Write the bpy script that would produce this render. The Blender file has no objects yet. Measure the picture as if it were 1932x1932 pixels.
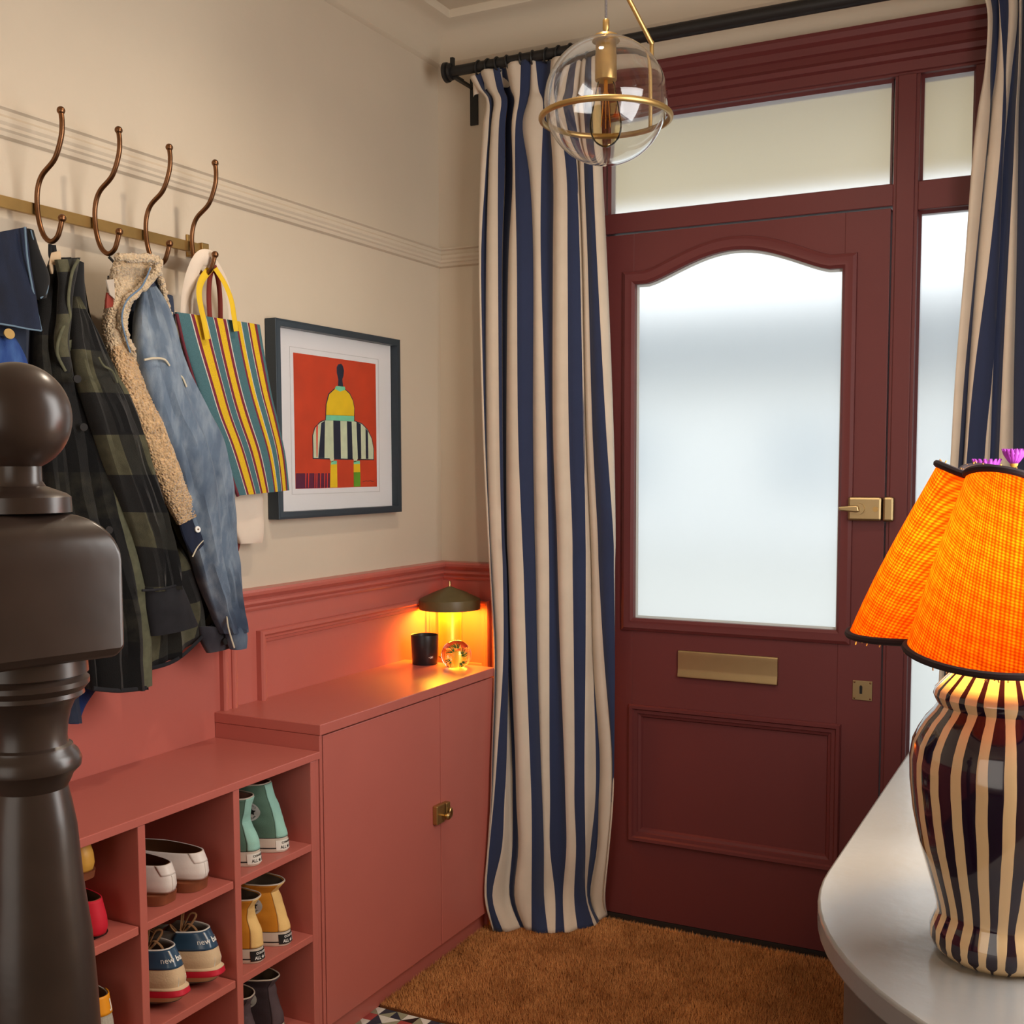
import bpy, bmesh, math, random
import numpy as np
from mathutils import Vector, Matrix
from mathutils import noise as _mn

SC = bpy.context.scene
COL = SC.collection
random.seed(7)
rng = np.random.default_rng(7)

# ------------------------------------------------------------------ camera
CAM_LOC = np.array([1.9046, -3.1584, 1.3784])
YAW, PITCH, ROLL = .4662, .0756, -.002
FPX, PPX, PPY, IMG = 2148.17, 997.62, 1044.01, 1932.
_r = np.array([math.cos(YAW), math.sin(YAW), 0.])
_f = np.array([-math.sin(YAW), math.cos(YAW), 0.])
_u = np.array([0., 0., 1.])
FWD = _f*math.cos(PITCH) - _u*math.sin(PITCH)
_u2 = _u*math.cos(PITCH) + _f*math.sin(PITCH)
RGT = _r*math.cos(ROLL) + _u2*math.sin(ROLL)
UPV = _u2*math.cos(ROLL) - _r*math.sin(ROLL)
cam_data = bpy.data.cameras.new('camera')
cam = bpy.data.objects.new('camera', cam_data)
COL.objects.link(cam)
M = Matrix.Identity(4)
for i in range(3):
    M[i][0], M[i][1], M[i][2], M[i][3] = RGT[i], UPV[i], -FWD[i], CAM_LOC[i]
cam.matrix_world = M
cam_data.sensor_width = 36.
cam_data.lens = FPX/IMG*36.
cam_data.shift_x = (IMG/2-PPX)/IMG
cam_data.shift_y = (PPY-IMG/2)/IMG
cam_data.clip_start = .02
SC.camera = cam

# ------------------------------------------------------------------ light
SC.view_settings.view_transform = 'Standard'
SC.view_settings.look = 'None'
SC.view_settings.gamma = 1.
SC.view_settings.use_curve_mapping = False
SC.view_settings.exposure = 0.
world = bpy.data.worlds.new('overcast_sky')
SC.world = world
world.use_nodes = True
bg = world.node_tree.nodes['Background']
bg.inputs[0].default_value = (.90, .96, 1., 1.)
bg.inputs[1].default_value = 2.15

def area(name, loc, target, size, size_y, power, color):
    d = bpy.data.lights.new(name, 'AREA')
    d.shape = 'RECTANGLE'; d.size = size; d.size_y = size_y
    d.energy = power; d.color = color
    o = bpy.data.objects.new(name, d); COL.objects.link(o)
    o.location = loc
    o.rotation_euler = (Vector(target)-Vector(loc)).to_track_quat('-Z', 'Y').to_euler()
    return o
# added fill lights behind a made-up side window and by the back wall
area('side_fill_light', (2.215, -1.55, 1.62), (0, -1.55, 1.20), .98, 1.28, 32, (1., .96, .91))
area('back_fill_light', (1.10, -5.3, 1.45), (1.0, 0, 1.3), 1.9, 2.3, 24, (1., .93, .84))  # unseen fill added behind the camera; the wall there is closed
# ceiling downlight in the hall, out of view above the pendant
d = bpy.data.lights.new('ceiling_downlight', 'SPOT')
d.energy = 27; d.color = (1., .84, .66); d.spot_size = math.radians(150); d.spot_blend = .6; d.shadow_soft_size = .03
o = bpy.data.objects.new('ceiling_downlight', d); COL.objects.link(o); o.location = (1.02, -1.22, 2.715)

# ------------------------------------------------------------------ helpers
def at(u, v, ax, val):
    """room point at photo pixel (u, v) on the plane where coordinate ax equals val"""
    r = FWD + RGT*(u-PPX)/FPX + UPV*(PPY-v)/FPX
    return CAM_LOC + r*((val-CAM_LOC[ax])/r[ax])

def mnoise(p): return _mn.noise(Vector(p))

def lin(c):
    return tuple(((x/255.)/12.92 if x/255. <= .04045 else ((x/255.+.055)/1.055)**2.4) for x in c)

MATS = {}
def mat(name, rgb, rough=.5, metal=0., noise=0., nscale=8., bump=0., bscale=60., spec=.5, coat=0., trans=0., ior=1.45,
        sheen=0., emis=None, estr=0., linear=False, alpha=1.):
    if name in MATS: return MATS[name]
    m = bpy.data.materials.new(name); m.use_nodes = True
    nt = m.node_tree; N = nt.nodes; L = nt.links
    b = N['Principled BSDF']
    c = rgb if linear else lin(rgb)
    b.inputs['Base Color'].default_value = (*c, 1)
    b.inputs['Roughness'].default_value = rough
    b.inputs['Metallic'].default_value = metal
    b.inputs['Specular IOR Level'].default_value = spec
    b.inputs['Coat Weight'].default_value = coat
    b.inputs['Coat Roughness'].default_value = .12
    b.inputs['Transmission Weight'].default_value = trans
    b.inputs['IOR'].default_value = ior
    b.inputs['Sheen Weight'].default_value = sheen
    if emis:
        b.inputs['Emission Color'].default_value = (*lin(emis), 1)
        b.inputs['Emission Strength'].default_value = estr
    tc = N.new('ShaderNodeTexCoord')
    if noise:
        n = N.new('ShaderNodeTexNoise'); n.inputs['Scale'].default_value = nscale; n.inputs['Detail'].default_value = 4
        L.new(tc.outputs['Object'], n.inputs['Vector'])
        mr = N.new('ShaderNodeMapRange'); mr.inputs[1].default_value = .3; mr.inputs[2].default_value = .7
        mr.inputs[3].default_value = 1-noise; mr.inputs[4].default_value = 1+noise
        L.new(n.outputs[0], mr.inputs[0])
        mx = N.new('ShaderNodeMix'); mx.data_type = 'RGBA'; mx.blend_type = 'MULTIPLY'
        mx.inputs[0].default_value = 1; mx.inputs[6].default_value = (*c, 1)
        L.new(mr.outputs[0], mx.inputs[7]); L.new(mx.outputs[2], b.inputs['Base Color'])
    if bump:
        n2 = N.new('ShaderNodeTexNoise'); n2.inputs['Scale'].default_value = bscale; n2.inputs['Detail'].default_value = 3
        L.new(tc.outputs['Object'], n2.inputs['Vector'])
        bp = N.new('ShaderNodeBump'); bp.inputs['Strength'].default_value = bump; bp.inputs['Distance'].default_value = .004
        L.new(n2.outputs[0], bp.inputs['Height']); L.new(bp.outputs[0], b.inputs['Normal'])
    MATS[name] = m
    return m

class MB:
    def __init__(s): s.v = []; s.f = []; s.m = []; s.uv = []
    def add(s, verts, faces, mi=0, uvs=None):
        o = len(s.v); s.v += [tuple(map(float, p)) for p in verts]
        s.f += [tuple(i+o for i in f) for f in faces]
        s.m += ([mi]*len(faces) if isinstance(mi, int) else list(mi))
        s.uv += (list(uvs) if uvs is not None else [(0., 0.)]*len(verts))
        return s
    def box(s, x0, x1, y0, y1, z0, z1, mi=0):
        v = [(x, y, z) for z in (z0, z1) for y in (y0, y1) for x in (x0, x1)]
        return s.add(v, [(0, 2, 3, 1), (4, 5, 7, 6), (0, 1, 5, 4), (2, 6, 7, 3), (0, 4, 6, 2), (1, 3, 7, 5)], mi)
    def grid(s, P, mi=0, closed=False, uv=None, flip=False):
        P = np.asarray(P, float); R, Cn = P.shape[:2]
        fs, ms = [], []
        cols = Cn if closed else Cn-1
        for i in range(R-1):
            for j in range(cols):
                k = (j+1) % Cn
                q = (i*Cn+j, i*Cn+k, (i+1)*Cn+k, (i+1)*Cn+j)
                fs.append(q[::-1] if flip else q)
                ms.append(mi if isinstance(mi, int) else mi[j])
        return s.add(P.reshape(-1, 3), fs, ms, None if uv is None else [tuple(x) for x in np.asarray(uv).reshape(-1, 2)])
    def cap(s, ring, flip=False, mi=0):
        n = len(ring); return s.add(ring, [tuple(range(n))[::-1] if flip else tuple(range(n))], mi)
    def lathe(s, prof, c=(0, 0, 0), seg=40, mi=0, rfun=None, caps=True):
        P = []
        for r, z in prof:
            P.append([(c[0]+(r*(rfun(t, z) if rfun else 1))*math.cos(t), c[1]+(r*(rfun(t, z) if rfun else 1))*math.sin(t), c[2]+z)
                      for t in np.linspace(0, 2*math.pi, seg, endpoint=False)])
        uv = [[(j/seg, i/(len(prof)-1)) for j in range(seg)] for i in range(len(prof))]
        s.grid(P, mi, True, uv)
        if caps:
            if prof[0][0] > 1e-6: s.cap(P[0], True, mi)
            if prof[-1][0] > 1e-6: s.cap(P[-1], False, mi)
        return s
    def tube(s, pts, r, seg=10, mi=0, closed=False, flat=1., caps=True, up=None):
        pts = np.asarray(pts, float); n = len(pts)
        rr = np.full(n, r, float) if np.isscalar(r) else np.asarray(r, float)
        T = np.gradient(pts, axis=0) if not closed else (np.roll(pts, -1, 0)-np.roll(pts, 1, 0))
        T /= np.linalg.norm(T, axis=1)[:, None]+1e-12
        if up is None:
            a = np.array([0, 0, 1.]) if abs(T[0][2]) < .9 else np.array([1., 0, 0])
        else: a = np.array(up, float)
        nrm = a - T[0]*(a@T[0]); nrm /= np.linalg.norm(nrm)
        P = []
        for i in range(n):
            nrm = nrm - T[i]*(nrm@T[i]); nrm /= np.linalg.norm(nrm)+1e-12
            bn = np.cross(T[i], nrm)
            P.append([pts[i]+rr[i]*(math.cos(t)*nrm*flat+math.sin(t)*bn) for t in np.linspace(0, 2*math.pi, seg, endpoint=False)])
        if closed: P.append(P[0])
        s.grid(P, mi, True)
        if caps and not closed: s.cap(P[0], True, mi); s.cap(P[-1], False, mi)
        return s
    def prism(s, poly, fn, d0, d1, mi=0):
        """poly 2D list, fn(a, b, d) -> xyz"""
        n = len(poly)
        v = [fn(a, b, d0) for a, b in poly]+[fn(a, b, d1) for a, b in poly]
        fs = [tuple(range(n))[::-1], tuple(range(n, 2*n))]+[(i, (i+1) % n, n+(i+1) % n, n+i) for i in range(n)]
        return s.add(v, fs, mi)
    def ball(s, c, r, seg=24, rings=14, mi=0, sc=(1, 1, 1)):
        P = [[(c[0]+sc[0]*r*math.sin(a)*math.cos(t), c[1]+sc[1]*r*math.sin(a)*math.sin(t), c[2]-sc[2]*r*math.cos(a))
              for t in np.linspace(0, 2*math.pi, seg, endpoint=False)] for a in np.linspace(.02, math.pi-.02, rings)]
        s.grid(P, mi, True); s.cap(P[0], True, mi); s.cap(P[-1], False, mi); return s

def offset_poly(poly, d):
    """offset a counter-clockwise polygon outward by d (mitred)"""
    P = np.asarray(poly, float); n = len(P); out = []
    for i in range(n):
        e0 = P[i]-P[i-1]; e1 = P[(i+1) % n]-P[i]
        n0 = np.array([e0[1], -e0[0]])/(np.linalg.norm(e0)+1e-12); n1 = np.array([e1[1], -e1[0]])/(np.linalg.norm(e1)+1e-12)
        b = n0+n1; k = max(.35, 1+n0@n1)
        out.append(P[i]+b*d/k)
    return np.array(out)

def root_loc(p):
    return np.array(p['_o']) if p is not None else np.zeros(3)

def tag(o, label=None, cat=None, group=None, kind=None):
    if label: o['label'] = label
    if cat: o['category'] = cat
    if group: o['group'] = group
    if kind: o['kind'] = kind
    return o

def thing(name, loc, label=None, cat=None, group=None, kind=None):
    o = bpy.data.objects.new(name, None); COL.objects.link(o)
    o.empty_display_size = .05
    o.location = loc; ORG[o.name] = tuple(loc)
    return tag(o, label, cat, group, kind)
ORG = {}

def obj(name, mb, mats, parent=None, smooth=.6, bevel=0., solid=0., sub=0, label=None, cat=None, group=None, kind=None, recalc=True, loc=None):
    V = np.array(mb.v)
    if parent is not None: O = np.array(ORG[parent.name])
    elif loc is not None: O = np.array(loc, float)
    else:
        lo, hi = V.min(0), V.max(0); O = np.array([(lo[0]+hi[0])/2, (lo[1]+hi[1])/2, lo[2]])
    me = bpy.data.meshes.new(name)
    me.from_pydata([tuple(p) for p in (V-O)], [], mb.f)
    if not isinstance(mats, (list, tuple)): mats = [mats]
    for m in mats: me.materials.append(m)
    if len(mats) > 1: me.polygons.foreach_set('material_index', mb.m)
    uvl = me.uv_layers.new(name='UVMap')
    idx = np.zeros(len(me.loops), int); me.loops.foreach_get('vertex_index', idx)
    uvl.data.foreach_set('uv', np.array(mb.uv, float)[idx].ravel())
    if recalc:
        b = bmesh.new(); b.from_mesh(me); bmesh.ops.recalc_face_normals(b, faces=b.faces); b.to_mesh(me); b.free()
    if smooth:
        me.polygons.foreach_set('use_smooth', [True]*len(me.polygons)); me.set_sharp_from_angle(angle=smooth)
    me.update()
    o = bpy.data.objects.new(name, me); COL.objects.link(o)
    ORG[o.name] = tuple(O)
    if parent is not None: o.parent = parent
    else: o.location = O
    if bevel:
        md = o.modifiers.new('bevel', 'BEVEL'); md.width = bevel; md.segments = 2; md.limit_method = 'ANGLE'; md.angle_limit = .7
    if solid:
        md = o.modifiers.new('solid', 'SOLIDIFY'); md.thickness = solid; md.offset = 0
    if sub:
        md = o.modifiers.new('sub', 'SUBSURF'); md.levels = sub; md.render_levels = sub
    return tag(o, label, cat, group, kind)

def copy_tree(o, delta, label=None):
    """copy of a thing with its parts and sub-parts, moved by delta"""
    c = o.copy(); COL.objects.link(c)
    c.location = Vector(o.location)+Vector(delta)
    ORG[c.name] = tuple(np.array(ORG[o.name])+np.array(delta))
    if label: c['label'] = label
    for ch in list(o.children):
        k = ch.copy(); COL.objects.link(k); k.parent = c
        for g in list(ch.children):
            q = g.copy(); COL.objects.link(q); q.parent = k
    return c

def spline(pts, n):
    """Catmull-Rom through pts, n samples"""
    P = np.asarray(pts, float); m = len(P)
    t = np.linspace(0, m-1, n); out = []
    for x in t:
        i = min(int(x), m-2); s = x-i
        p0 = P[max(i-1, 0)]; p1 = P[i]; p2 = P[i+1]; p3 = P[min(i+2, m-1)]
        out.append(.5*((2*p1)+(-p0+p2)*s+(2*p0-5*p1+4*p2-p3)*s*s+(-p0+3*p1-3*p2+p3)*s**3))
    return np.array(out)

def left_plane(x0): return lambda a, b, d: (x0+d, a, b)      # a = y, b = z, d = out of the left wall
def door_plane(y0): return lambda a, b, d: (a, y0-d, b)      # a = x, b = z, d = out of the door wall

def moulding(poly, fn, prof, mi=0, mb=None):
    """closed moulding: polygon (ccw in a, b) swept with profile [(offset outward, height)]"""
    mb = mb or MB()
    P = []
    for off, h in prof:
        q = offset_poly(poly, off); P.append([fn(a, b, h) for a, b in q])
    mb.grid(P, mi, True); return mb

def run(p0, p1, prof, axis_out, mb=None):
    """straight moulding from p0 to p1; prof [(out, z)] closed section"""
    mb = mb or MB(); p0 = np.array(p0, float); p1 = np.array(p1, float); ao = np.array(axis_out, float)
    A = [p0+ao*o+np.array([0, 0, z]) for o, z in prof]; B = [p1+ao*o+np.array([0, 0, z]) for o, z in prof]
    mb.grid([A, B], 0, True); mb.cap(A, True); mb.cap(B); return mb

# ------------------------------------------------------------------ materials
plaster = mat('cream_plaster', (203, 188, 167), .85, noise=.03, nscale=3, bump=.08, bscale=90)
ceil_m = mat('ceiling_plaster', (205, 190, 168), .85, bump=.05, bscale=70)
terra = mat('terracotta_eggshell', (186, 102, 90), .30, noise=.03, nscale=5, bump=.03, bscale=120, spec=.45)
terra_wall = mat('terracotta_wall_paint', (186, 102, 90), .36, noise=.03, nscale=4, bump=.05, bscale=90, spec=.4)
maroon = mat('maroon_shaded_paint', (100, 47, 46), .42, noise=.04, nscale=4, bump=.04, bscale=110, spec=.35)  # maroon tint, with the door's backlit shade darkened into the colour
black_iron = mat('black_painted_metal', (28, 26, 25), .45, noise=.1, nscale=30)
brass = mat('aged_brass', (178, 144, 88), .38, metal=.85, noise=.12, nscale=18)
brass_bright = mat('satin_brass', (196, 166, 110), .28, metal=1., noise=.06, nscale=25)
brass_dark = mat('bronzed_brass', (128, 90, 62), .35, metal=1., noise=.15, nscale=22)
brass_flat = mat('worn_brass_plate', (168, 146, 106), .38, metal=1., noise=.05, nscale=14)
white_paint = mat('white_paint', (232, 228, 220), .6)
# ------------------------------------------------------------------ room shell
CEIL, BACK, RIGHT = 2.75, -5.6, 2.1
S = 'structure'
mb = MB(); mb.box(-.12, 0, BACK, .12, 0, CEIL)
wall_left = obj('wall_left', mb, plaster, kind=S, smooth=0)
mb = MB(); mb.box(RIGHT, RIGHT+.12, BACK, -2.02, 0, CEIL); mb.box(RIGHT, RIGHT+.12, -1.08, .12, 0, CEIL); mb.box(RIGHT, RIGHT+.12, -2.02, -1.08, 0, 1.0); mb.box(RIGHT, RIGHT+.12, -2.02, -1.08, 2.24, CEIL)
obj('wall_right', mb, plaster, kind=S, smooth=0)
mb = MB(); mb.box(-.12, RIGHT+.12, BACK-.12, BACK, 0, CEIL)
obj('wall_back', mb, plaster, kind=S, smooth=0)
FX0, FX1, FZ = .345, 1.615, 2.525
mb = MB(); mb.box(0, FX0, 0, .12, 0, CEIL); mb.box(FX1, RIGHT, 0, .12, 0, CEIL); mb.box(FX0, FX1, 0, .12, FZ, CEIL)
wall_door = obj('wall_front', mb, plaster, kind=S, smooth=0)
mb = MB(); mb.box(-.12, RIGHT+.12, BACK-.12, .12, CEIL, CEIL+.12)
obj('ceiling', mb, ceil_m, kind=S, smooth=0)
mb = MB(); mb.box(-.12, RIGHT+.12, BACK-.12, .30, -.12, -.006)
floor = obj('floor', mb, mat('grey_grout', (70, 66, 62), .8), kind=S, smooth=0)

# cornice: a cove with a bead at the ceiling, on the left and front walls
cove = [(0, 2.625), (.006, 2.628), (.012, 2.634)]+[(.012+.083*(1-math.cos(t)), 2.634+.09*math.sin(t)) for t in np.linspace(.1, 1.5, 9)]+[(.102, 2.728), (.106, 2.738), (.106, CEIL), (0, CEIL)]
mb = MB()
A = [(o, BACK, z) for o, z in cove]; B = [(o, -o, z) for o, z in cove]; D = [(RIGHT, -o, z) for o, z in cove]
mb.grid([A, B, D], 0, True); mb.cap(A, True); mb.cap(D)
obj('trim_1', mb, ceil_m, kind=S, label='coved plaster cornice below the ceiling')
# picture rail, left wall and returns along the front wall
rail = [(0, 2.008), (.008, 2.012), (.010, 2.020), (.014, 2.024), (.014, 2.030), (.018, 2.036), (.018, 2.044), (.012, 2.050), (.014, 2.058), (.020, 2.062), (.020, 2.066), (0, 2.068)]
mb = MB()
A = [(o, BACK, z) for o, z in rail]; B = [(o, -o, z) for o, z in rail]; D = [(FX0, -o, z) for o, z in rail]
mb.grid([A, B, D], 0, True); mb.cap(A, True); mb.cap(D)
obj('trim_2', mb, plaster, kind=S, smooth=.3, label='moulded picture rail painted like the wall')

# painted wainscot under the dado rail
WT = .008
mb = MB(); mb.box(0, WT, BACK, 0, 0, 1.03); mb.box(WT, FX0, -WT, 0, 0, 1.03)
obj('trim_3', mb, terra_wall, kind=S, smooth=0, label='terracotta painted lower wall')
dado = [(0, 1.018), (.012, 1.020), (.015, 1.026), (.015, 1.031), (.019, 1.034), (.024, 1.040), (.024, 1.046), (.020, 1.050), (.026, 1.056), (.034, 1.062), (.036, 1.070), (.034, 1.076), (0, 1.0775)]
mb = MB()
A = [(o, BACK, z) for o, z in dado]; B = [(o, -o, z) for o, z in dado]; D = [(FX0, -o, z) for o, z in dado]
mb.grid([A, B, D], 0, True); mb.cap(A, True); mb.cap(D)
obj('trim_4', mb, terra, kind=S, smooth=.3, label='terracotta moulded dado rail')
pm = [(-.034, 0), (-.032, .006), (-.024, .008), (-.022, .012), (-.016, .013), (-.010, .020), (-.003, .020), (0, .015), (0, 0)]
mb = moulding([(-.922, .72), (-.085, .72), (-.085, .968), (-.922, .968)], left_plane(WT), pm)
obj('trim_5', mb, terra, kind=S, smooth=.3, label='panel moulding on the lower left wall')
mb = moulding([(.045, .72), (.185, .72), (.185, .958), (.045, .958)], door_plane(-WT), pm)
obj('trim_6', mb, terra, kind=S, smooth=.3, label='narrow panel moulding beside the corner')
mb = MB(); mb.box(WT, WT+.009, -1.058, -1.006, .72, 1.02)
for y in (-1.056, -1.024): mb.tube([(WT+.010, y+.006, .72), (WT+.010, y+.006, 1.02)], .0085, 10)
obj('trim_7', mb, terra, kind=S, smooth=.5, label='upright beaded strip between wall panels')

# ------------------------------------------------------------------ door frame, door and windows
FR = .09   # frame depth into the wall; faces stand at y = 0
xo = dict(l0=FX0, l1=.385, sl0=.385, sl1=.505, ml0=.505, ml1=.567, d0=.567, d1=1.388, mr0=1.388, mr1=1.4515, sr0=1.4515, sr1=1.585, r1=FX1)
zt, zb = 2.392, 2.118
mb = MB()
mb.box(FX0, xo['l1'], 0, FR, 0, zt); mb.box(xo['sr1'], FX1, 0, FR, 0, zt)
for a, b in ((xo['ml0'], xo['ml1']), (xo['mr0'], xo['mr1'])):
    mb.box(a, b, 0, FR, 0, zt); mb.box(a+.009, b-.009, -.006, 0, 0, zt)
mb.box(xo['l1'], xo['ml0'], 0, FR, 2.045, zb); mb.box(xo['d0'], xo['d1'], 0, FR, 2.062, zb); mb.box(xo['mr1'], xo['sr1'], 0, FR, 2.045, zb)
mb.box(FX0, FX1, 0, FR, zt, FZ)
mb.box(xo['l1'], xo['ml0'], 0, FR, 0, .55); mb.box(xo['mr1'], xo['sr1'], 0, FR, 0, .55)
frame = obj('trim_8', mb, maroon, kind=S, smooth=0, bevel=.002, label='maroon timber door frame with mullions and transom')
hd = [(0, 2.398), (.006, 2.400), (.008, 2.425), (.018, 2.430), (.022, 2.442), (.016, 2.452), (.014, 2.470), (.022, 2.474), (.024, 2.492), (.036, 2.500), (.040, 2.514), (.038, 2.524), (0, 2.5255)]
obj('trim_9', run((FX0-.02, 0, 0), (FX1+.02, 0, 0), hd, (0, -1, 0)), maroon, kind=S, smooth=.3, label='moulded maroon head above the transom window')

# frosted glass
def frosted():
    m = bpy.data.materials.new('frosted_glass'); m.use_nodes = True
    N, L = m.node_tree.nodes, m.node_tree.links
    out = N['Material Output']; N.remove(N['Principled BSDF'])
    tr = N.new('ShaderNodeBsdfTranslucent'); tr.inputs[0].default_value = (.97, .98, .98, 1)
    rf = N.new('ShaderNodeBsdfRefraction'); rf.inputs['Roughness'].default_value = .30; rf.inputs['IOR'].default_value = 1.22
    rf.inputs['Color'].default_value = (.985, .99, .99, 1)
    mx = N.new('ShaderNodeMixShader'); mx.inputs[0].default_value = .80
    gl = N.new('ShaderNodeBsdfGlossy'); gl.inputs['Roughness'].default_value = .35
    m2 = N.new('ShaderNodeMixShader'); m2.inputs[0].default_value = .04
    L.new(tr.outputs[0], mx.inputs[1]); L.new(rf.outputs[0], mx.inputs[2])
    L.new(mx.outputs[0], m2.inputs[1]); L.new(gl.outputs[0], m2.inputs[2]); L.new(m2.outputs[0], out.inputs[0])
    return m
glass_f = frosted()
clear_strip = mat('clear_bevelled_glass', (225, 240, 240), .04, trans=1., ior=1.3)

def window(name, x0, x1, z0, z1, label):
    w = thing(name, ((x0+x1)/2, .03, z0), label, kind=S)
    e = .0
    obj('pane', MB().box(x0-.004, x1+.004, .030, .034, z0-.004, z1+.004), glass_f, w, smooth=0)
    poly = [(x0, z0), (x1, z0), (x1, z1), (x0, z1)]
    fn = lambda a, b, d: (a, .03-d, b)
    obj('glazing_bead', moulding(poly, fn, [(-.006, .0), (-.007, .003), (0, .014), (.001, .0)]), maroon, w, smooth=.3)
    return w
window('window_1', xo['d0']+.004, xo['d1']-.006, zb, 2.392, 'wide frosted transom window above the front door')
window('window_2', xo['sr0'], xo['sr1'], zb, 2.392, 'small frosted window above the side light')
window('window_3', xo['sr0'], xo['sr1'], .55, 2.045, 'tall frosted side light right of the door')
window('window_4', xo['sl0'], xo['sl1'], zb, 2.392, 'small frosted window behind the left curtain')
w6 = thing('added_window', (RIGHT+.06, -1.55, 1.0), 'added unseen side window in the right wall above the console', kind=S)  # made-up window, added to frame the side fill light
for nm, b6 in (('sill', (RIGHT-.02, RIGHT+.12, -2.06, -1.04, .985, 1.0)), ('jamb', (RIGHT+.03, RIGHT+.08, -2.02, -1.98, 1.0, 2.24)), ('jamb', (RIGHT+.03, RIGHT+.08, -1.12, -1.08, 1.0, 2.24)), ('head', (RIGHT+.03, RIGHT+.08, -1.98, -1.12, 2.20, 2.24)), ('bottom_rail', (RIGHT+.03, RIGHT+.08, -1.98, -1.12, 1.0, 1.04))):
    obj(nm, MB().box(*b6), white_paint, w6, smooth=0)
window('window_5', xo['sl0'], xo['sl1'], .55, 2.045, 'tall frosted side light behind the left curtain')

door = thing('door_1', (.978, .02, .012), 'maroon panelled front door with arched frosted glass', kind=S)
DX0, DX1, DZ0, DZ1, DY = .571, 1.384, .014, 2.056, .044
GX0, GX1, GZ0, GS = .662, 1.267, .925, 1.914
def arch(x0, x1, zs, rise, sh, n=25):
    """top edge from right to left: short shoulders and an ogee arch"""
    pts = [(x1, zs)]
    for t in np.linspace(0, 1, n):
        x = (x1-sh)+(x0+sh-(x1-sh))*t
        k = 1-abs(2*t-1)
        s = k*k*(2.1-1.1*k) if k < .45 else None
        h = math.sin(k*math.pi/2)**1.25
        pts.append((x, zs+rise*h))
    pts.append((x0, zs)); return pts
top = arch(GX0, GX1, GS, .074, .040)
glass_poly = [(GX0, GZ0), (GX1, GZ0)]+top
dp = door_plane(0.)
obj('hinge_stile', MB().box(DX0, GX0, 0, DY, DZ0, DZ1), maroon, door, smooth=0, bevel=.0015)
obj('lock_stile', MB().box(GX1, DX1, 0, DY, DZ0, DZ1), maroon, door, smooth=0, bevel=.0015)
mb = MB()
poly = [(GX0, DZ1), (GX1, DZ1)][::-1]+[(GX0, GS)]+top[::-1][1:-1]+[(GX1, GS)]
mb.prism([(GX1, DZ1), (GX0, DZ1)]+top[::-1], dp, -DY, 0)
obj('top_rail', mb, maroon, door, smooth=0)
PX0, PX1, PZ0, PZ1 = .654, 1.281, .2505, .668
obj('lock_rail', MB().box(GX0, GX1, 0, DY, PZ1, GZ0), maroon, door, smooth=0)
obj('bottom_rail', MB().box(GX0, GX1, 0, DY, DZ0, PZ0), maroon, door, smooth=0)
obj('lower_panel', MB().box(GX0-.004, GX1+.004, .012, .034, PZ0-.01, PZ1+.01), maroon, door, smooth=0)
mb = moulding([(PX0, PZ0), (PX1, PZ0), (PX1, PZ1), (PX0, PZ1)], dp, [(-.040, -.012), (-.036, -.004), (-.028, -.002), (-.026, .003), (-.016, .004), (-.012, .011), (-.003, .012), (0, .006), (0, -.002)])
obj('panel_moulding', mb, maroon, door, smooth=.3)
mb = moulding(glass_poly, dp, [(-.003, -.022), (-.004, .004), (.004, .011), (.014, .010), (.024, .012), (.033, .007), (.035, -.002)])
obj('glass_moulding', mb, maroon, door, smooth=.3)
mb = MB(); mb.prism([tuple(p) for p in offset_poly(glass_poly, .004)], dp, -.026, -.021)
obj('glass_pane', mb, glass_f, door, smooth=0)
mb = moulding(glass_poly, dp, [(-.010, -.0205), (-.010, -.017), (.0, -.016), (.0, -.0205)])
obj('putty_bead', mb, mat('pale_putty', (206, 214, 212), .4), door, smooth=.3)
# letter plate
lb = MB(); prof = [(.0, .842), (.006, .842), (.009, .838), (.0095, .828), (.0085, .790), (.010, .778), (.013, .770), (.013, .764), (.0, .762)]
A = [(.809, -o, z) for o, z in prof]; B = [(1.103, -o, z) for o, z in prof]
lb.grid([A, B], 0, True); lb.cap(A, True); lb.cap(B)
obj('letter_plate', lb, brass_flat, door, smooth=.4, label='brass letter plate flap', bevel=.001)
# keyhole plate
kp = MB(); kp.box(1.310, 1.3625, -.003, 0, .7405, .7945)
kpo = obj('keyhole_plate', kp, brass_flat, door, smooth=0, bevel=.0008)
k = MB(); k.prism([(1.3325+.004*math.cos(t), .776+.006*math.sin(t)) for t in np.linspace(0, math.pi, 9)]+[(1.329, .758), (1.336, .758)][::1], dp, .002, .0034)
obj('keyhole', k, mat('keyhole_black', (12, 10, 9), .6), kpo, smooth=0)
for a, b in ((1.315, .7455), (1.3575, .7455), (1.315, .7895), (1.3575, .7895)):
    obj('screw', MB().ball((a, -.003, b), .0028, 10, 6, sc=(1, .5, 1)), brass_dark, kpo)
# rim lock with lever
lk = MB(); lk.box(1.292, 1.3805, -.026, 0, 1.2325, 1.2965)
lko = obj('rim_lock', lk, brass_flat, door, smooth=0, bevel=.006)
obj('lock_button', MB().tube([(1.365, -.026, 1.2645), (1.365, -.029, 1.2645)], .007, 16), brass, lko)
obj('lever_rose', MB().tube([(1.322, -.026, 1.265), (1.322, -.034, 1.265)], .015, 20), brass_flat, lko, bevel=.001)
lv = MB(); lv.prism([(1.322, 1.274), (1.326, 1.258), (1.318, 1.256), (1.272, 1.260), (1.271, 1.270), (1.300, 1.273)], dp, .034, .046)
obj('lever', lv, brass_flat, lko, smooth=0, bevel=.003)
mb = MB(); mb.box(1.3835, 1.412, -.027, -.006, 1.2315, 1.2975)
obj('lock_keep', mb, brass_flat, smooth=0, bevel=.006, label='brass keep of the rim lock on the door frame', cat='lock keep')
mb = MB(); mb.box(.45, 1.50, .0, .16, -.004, .012)
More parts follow.
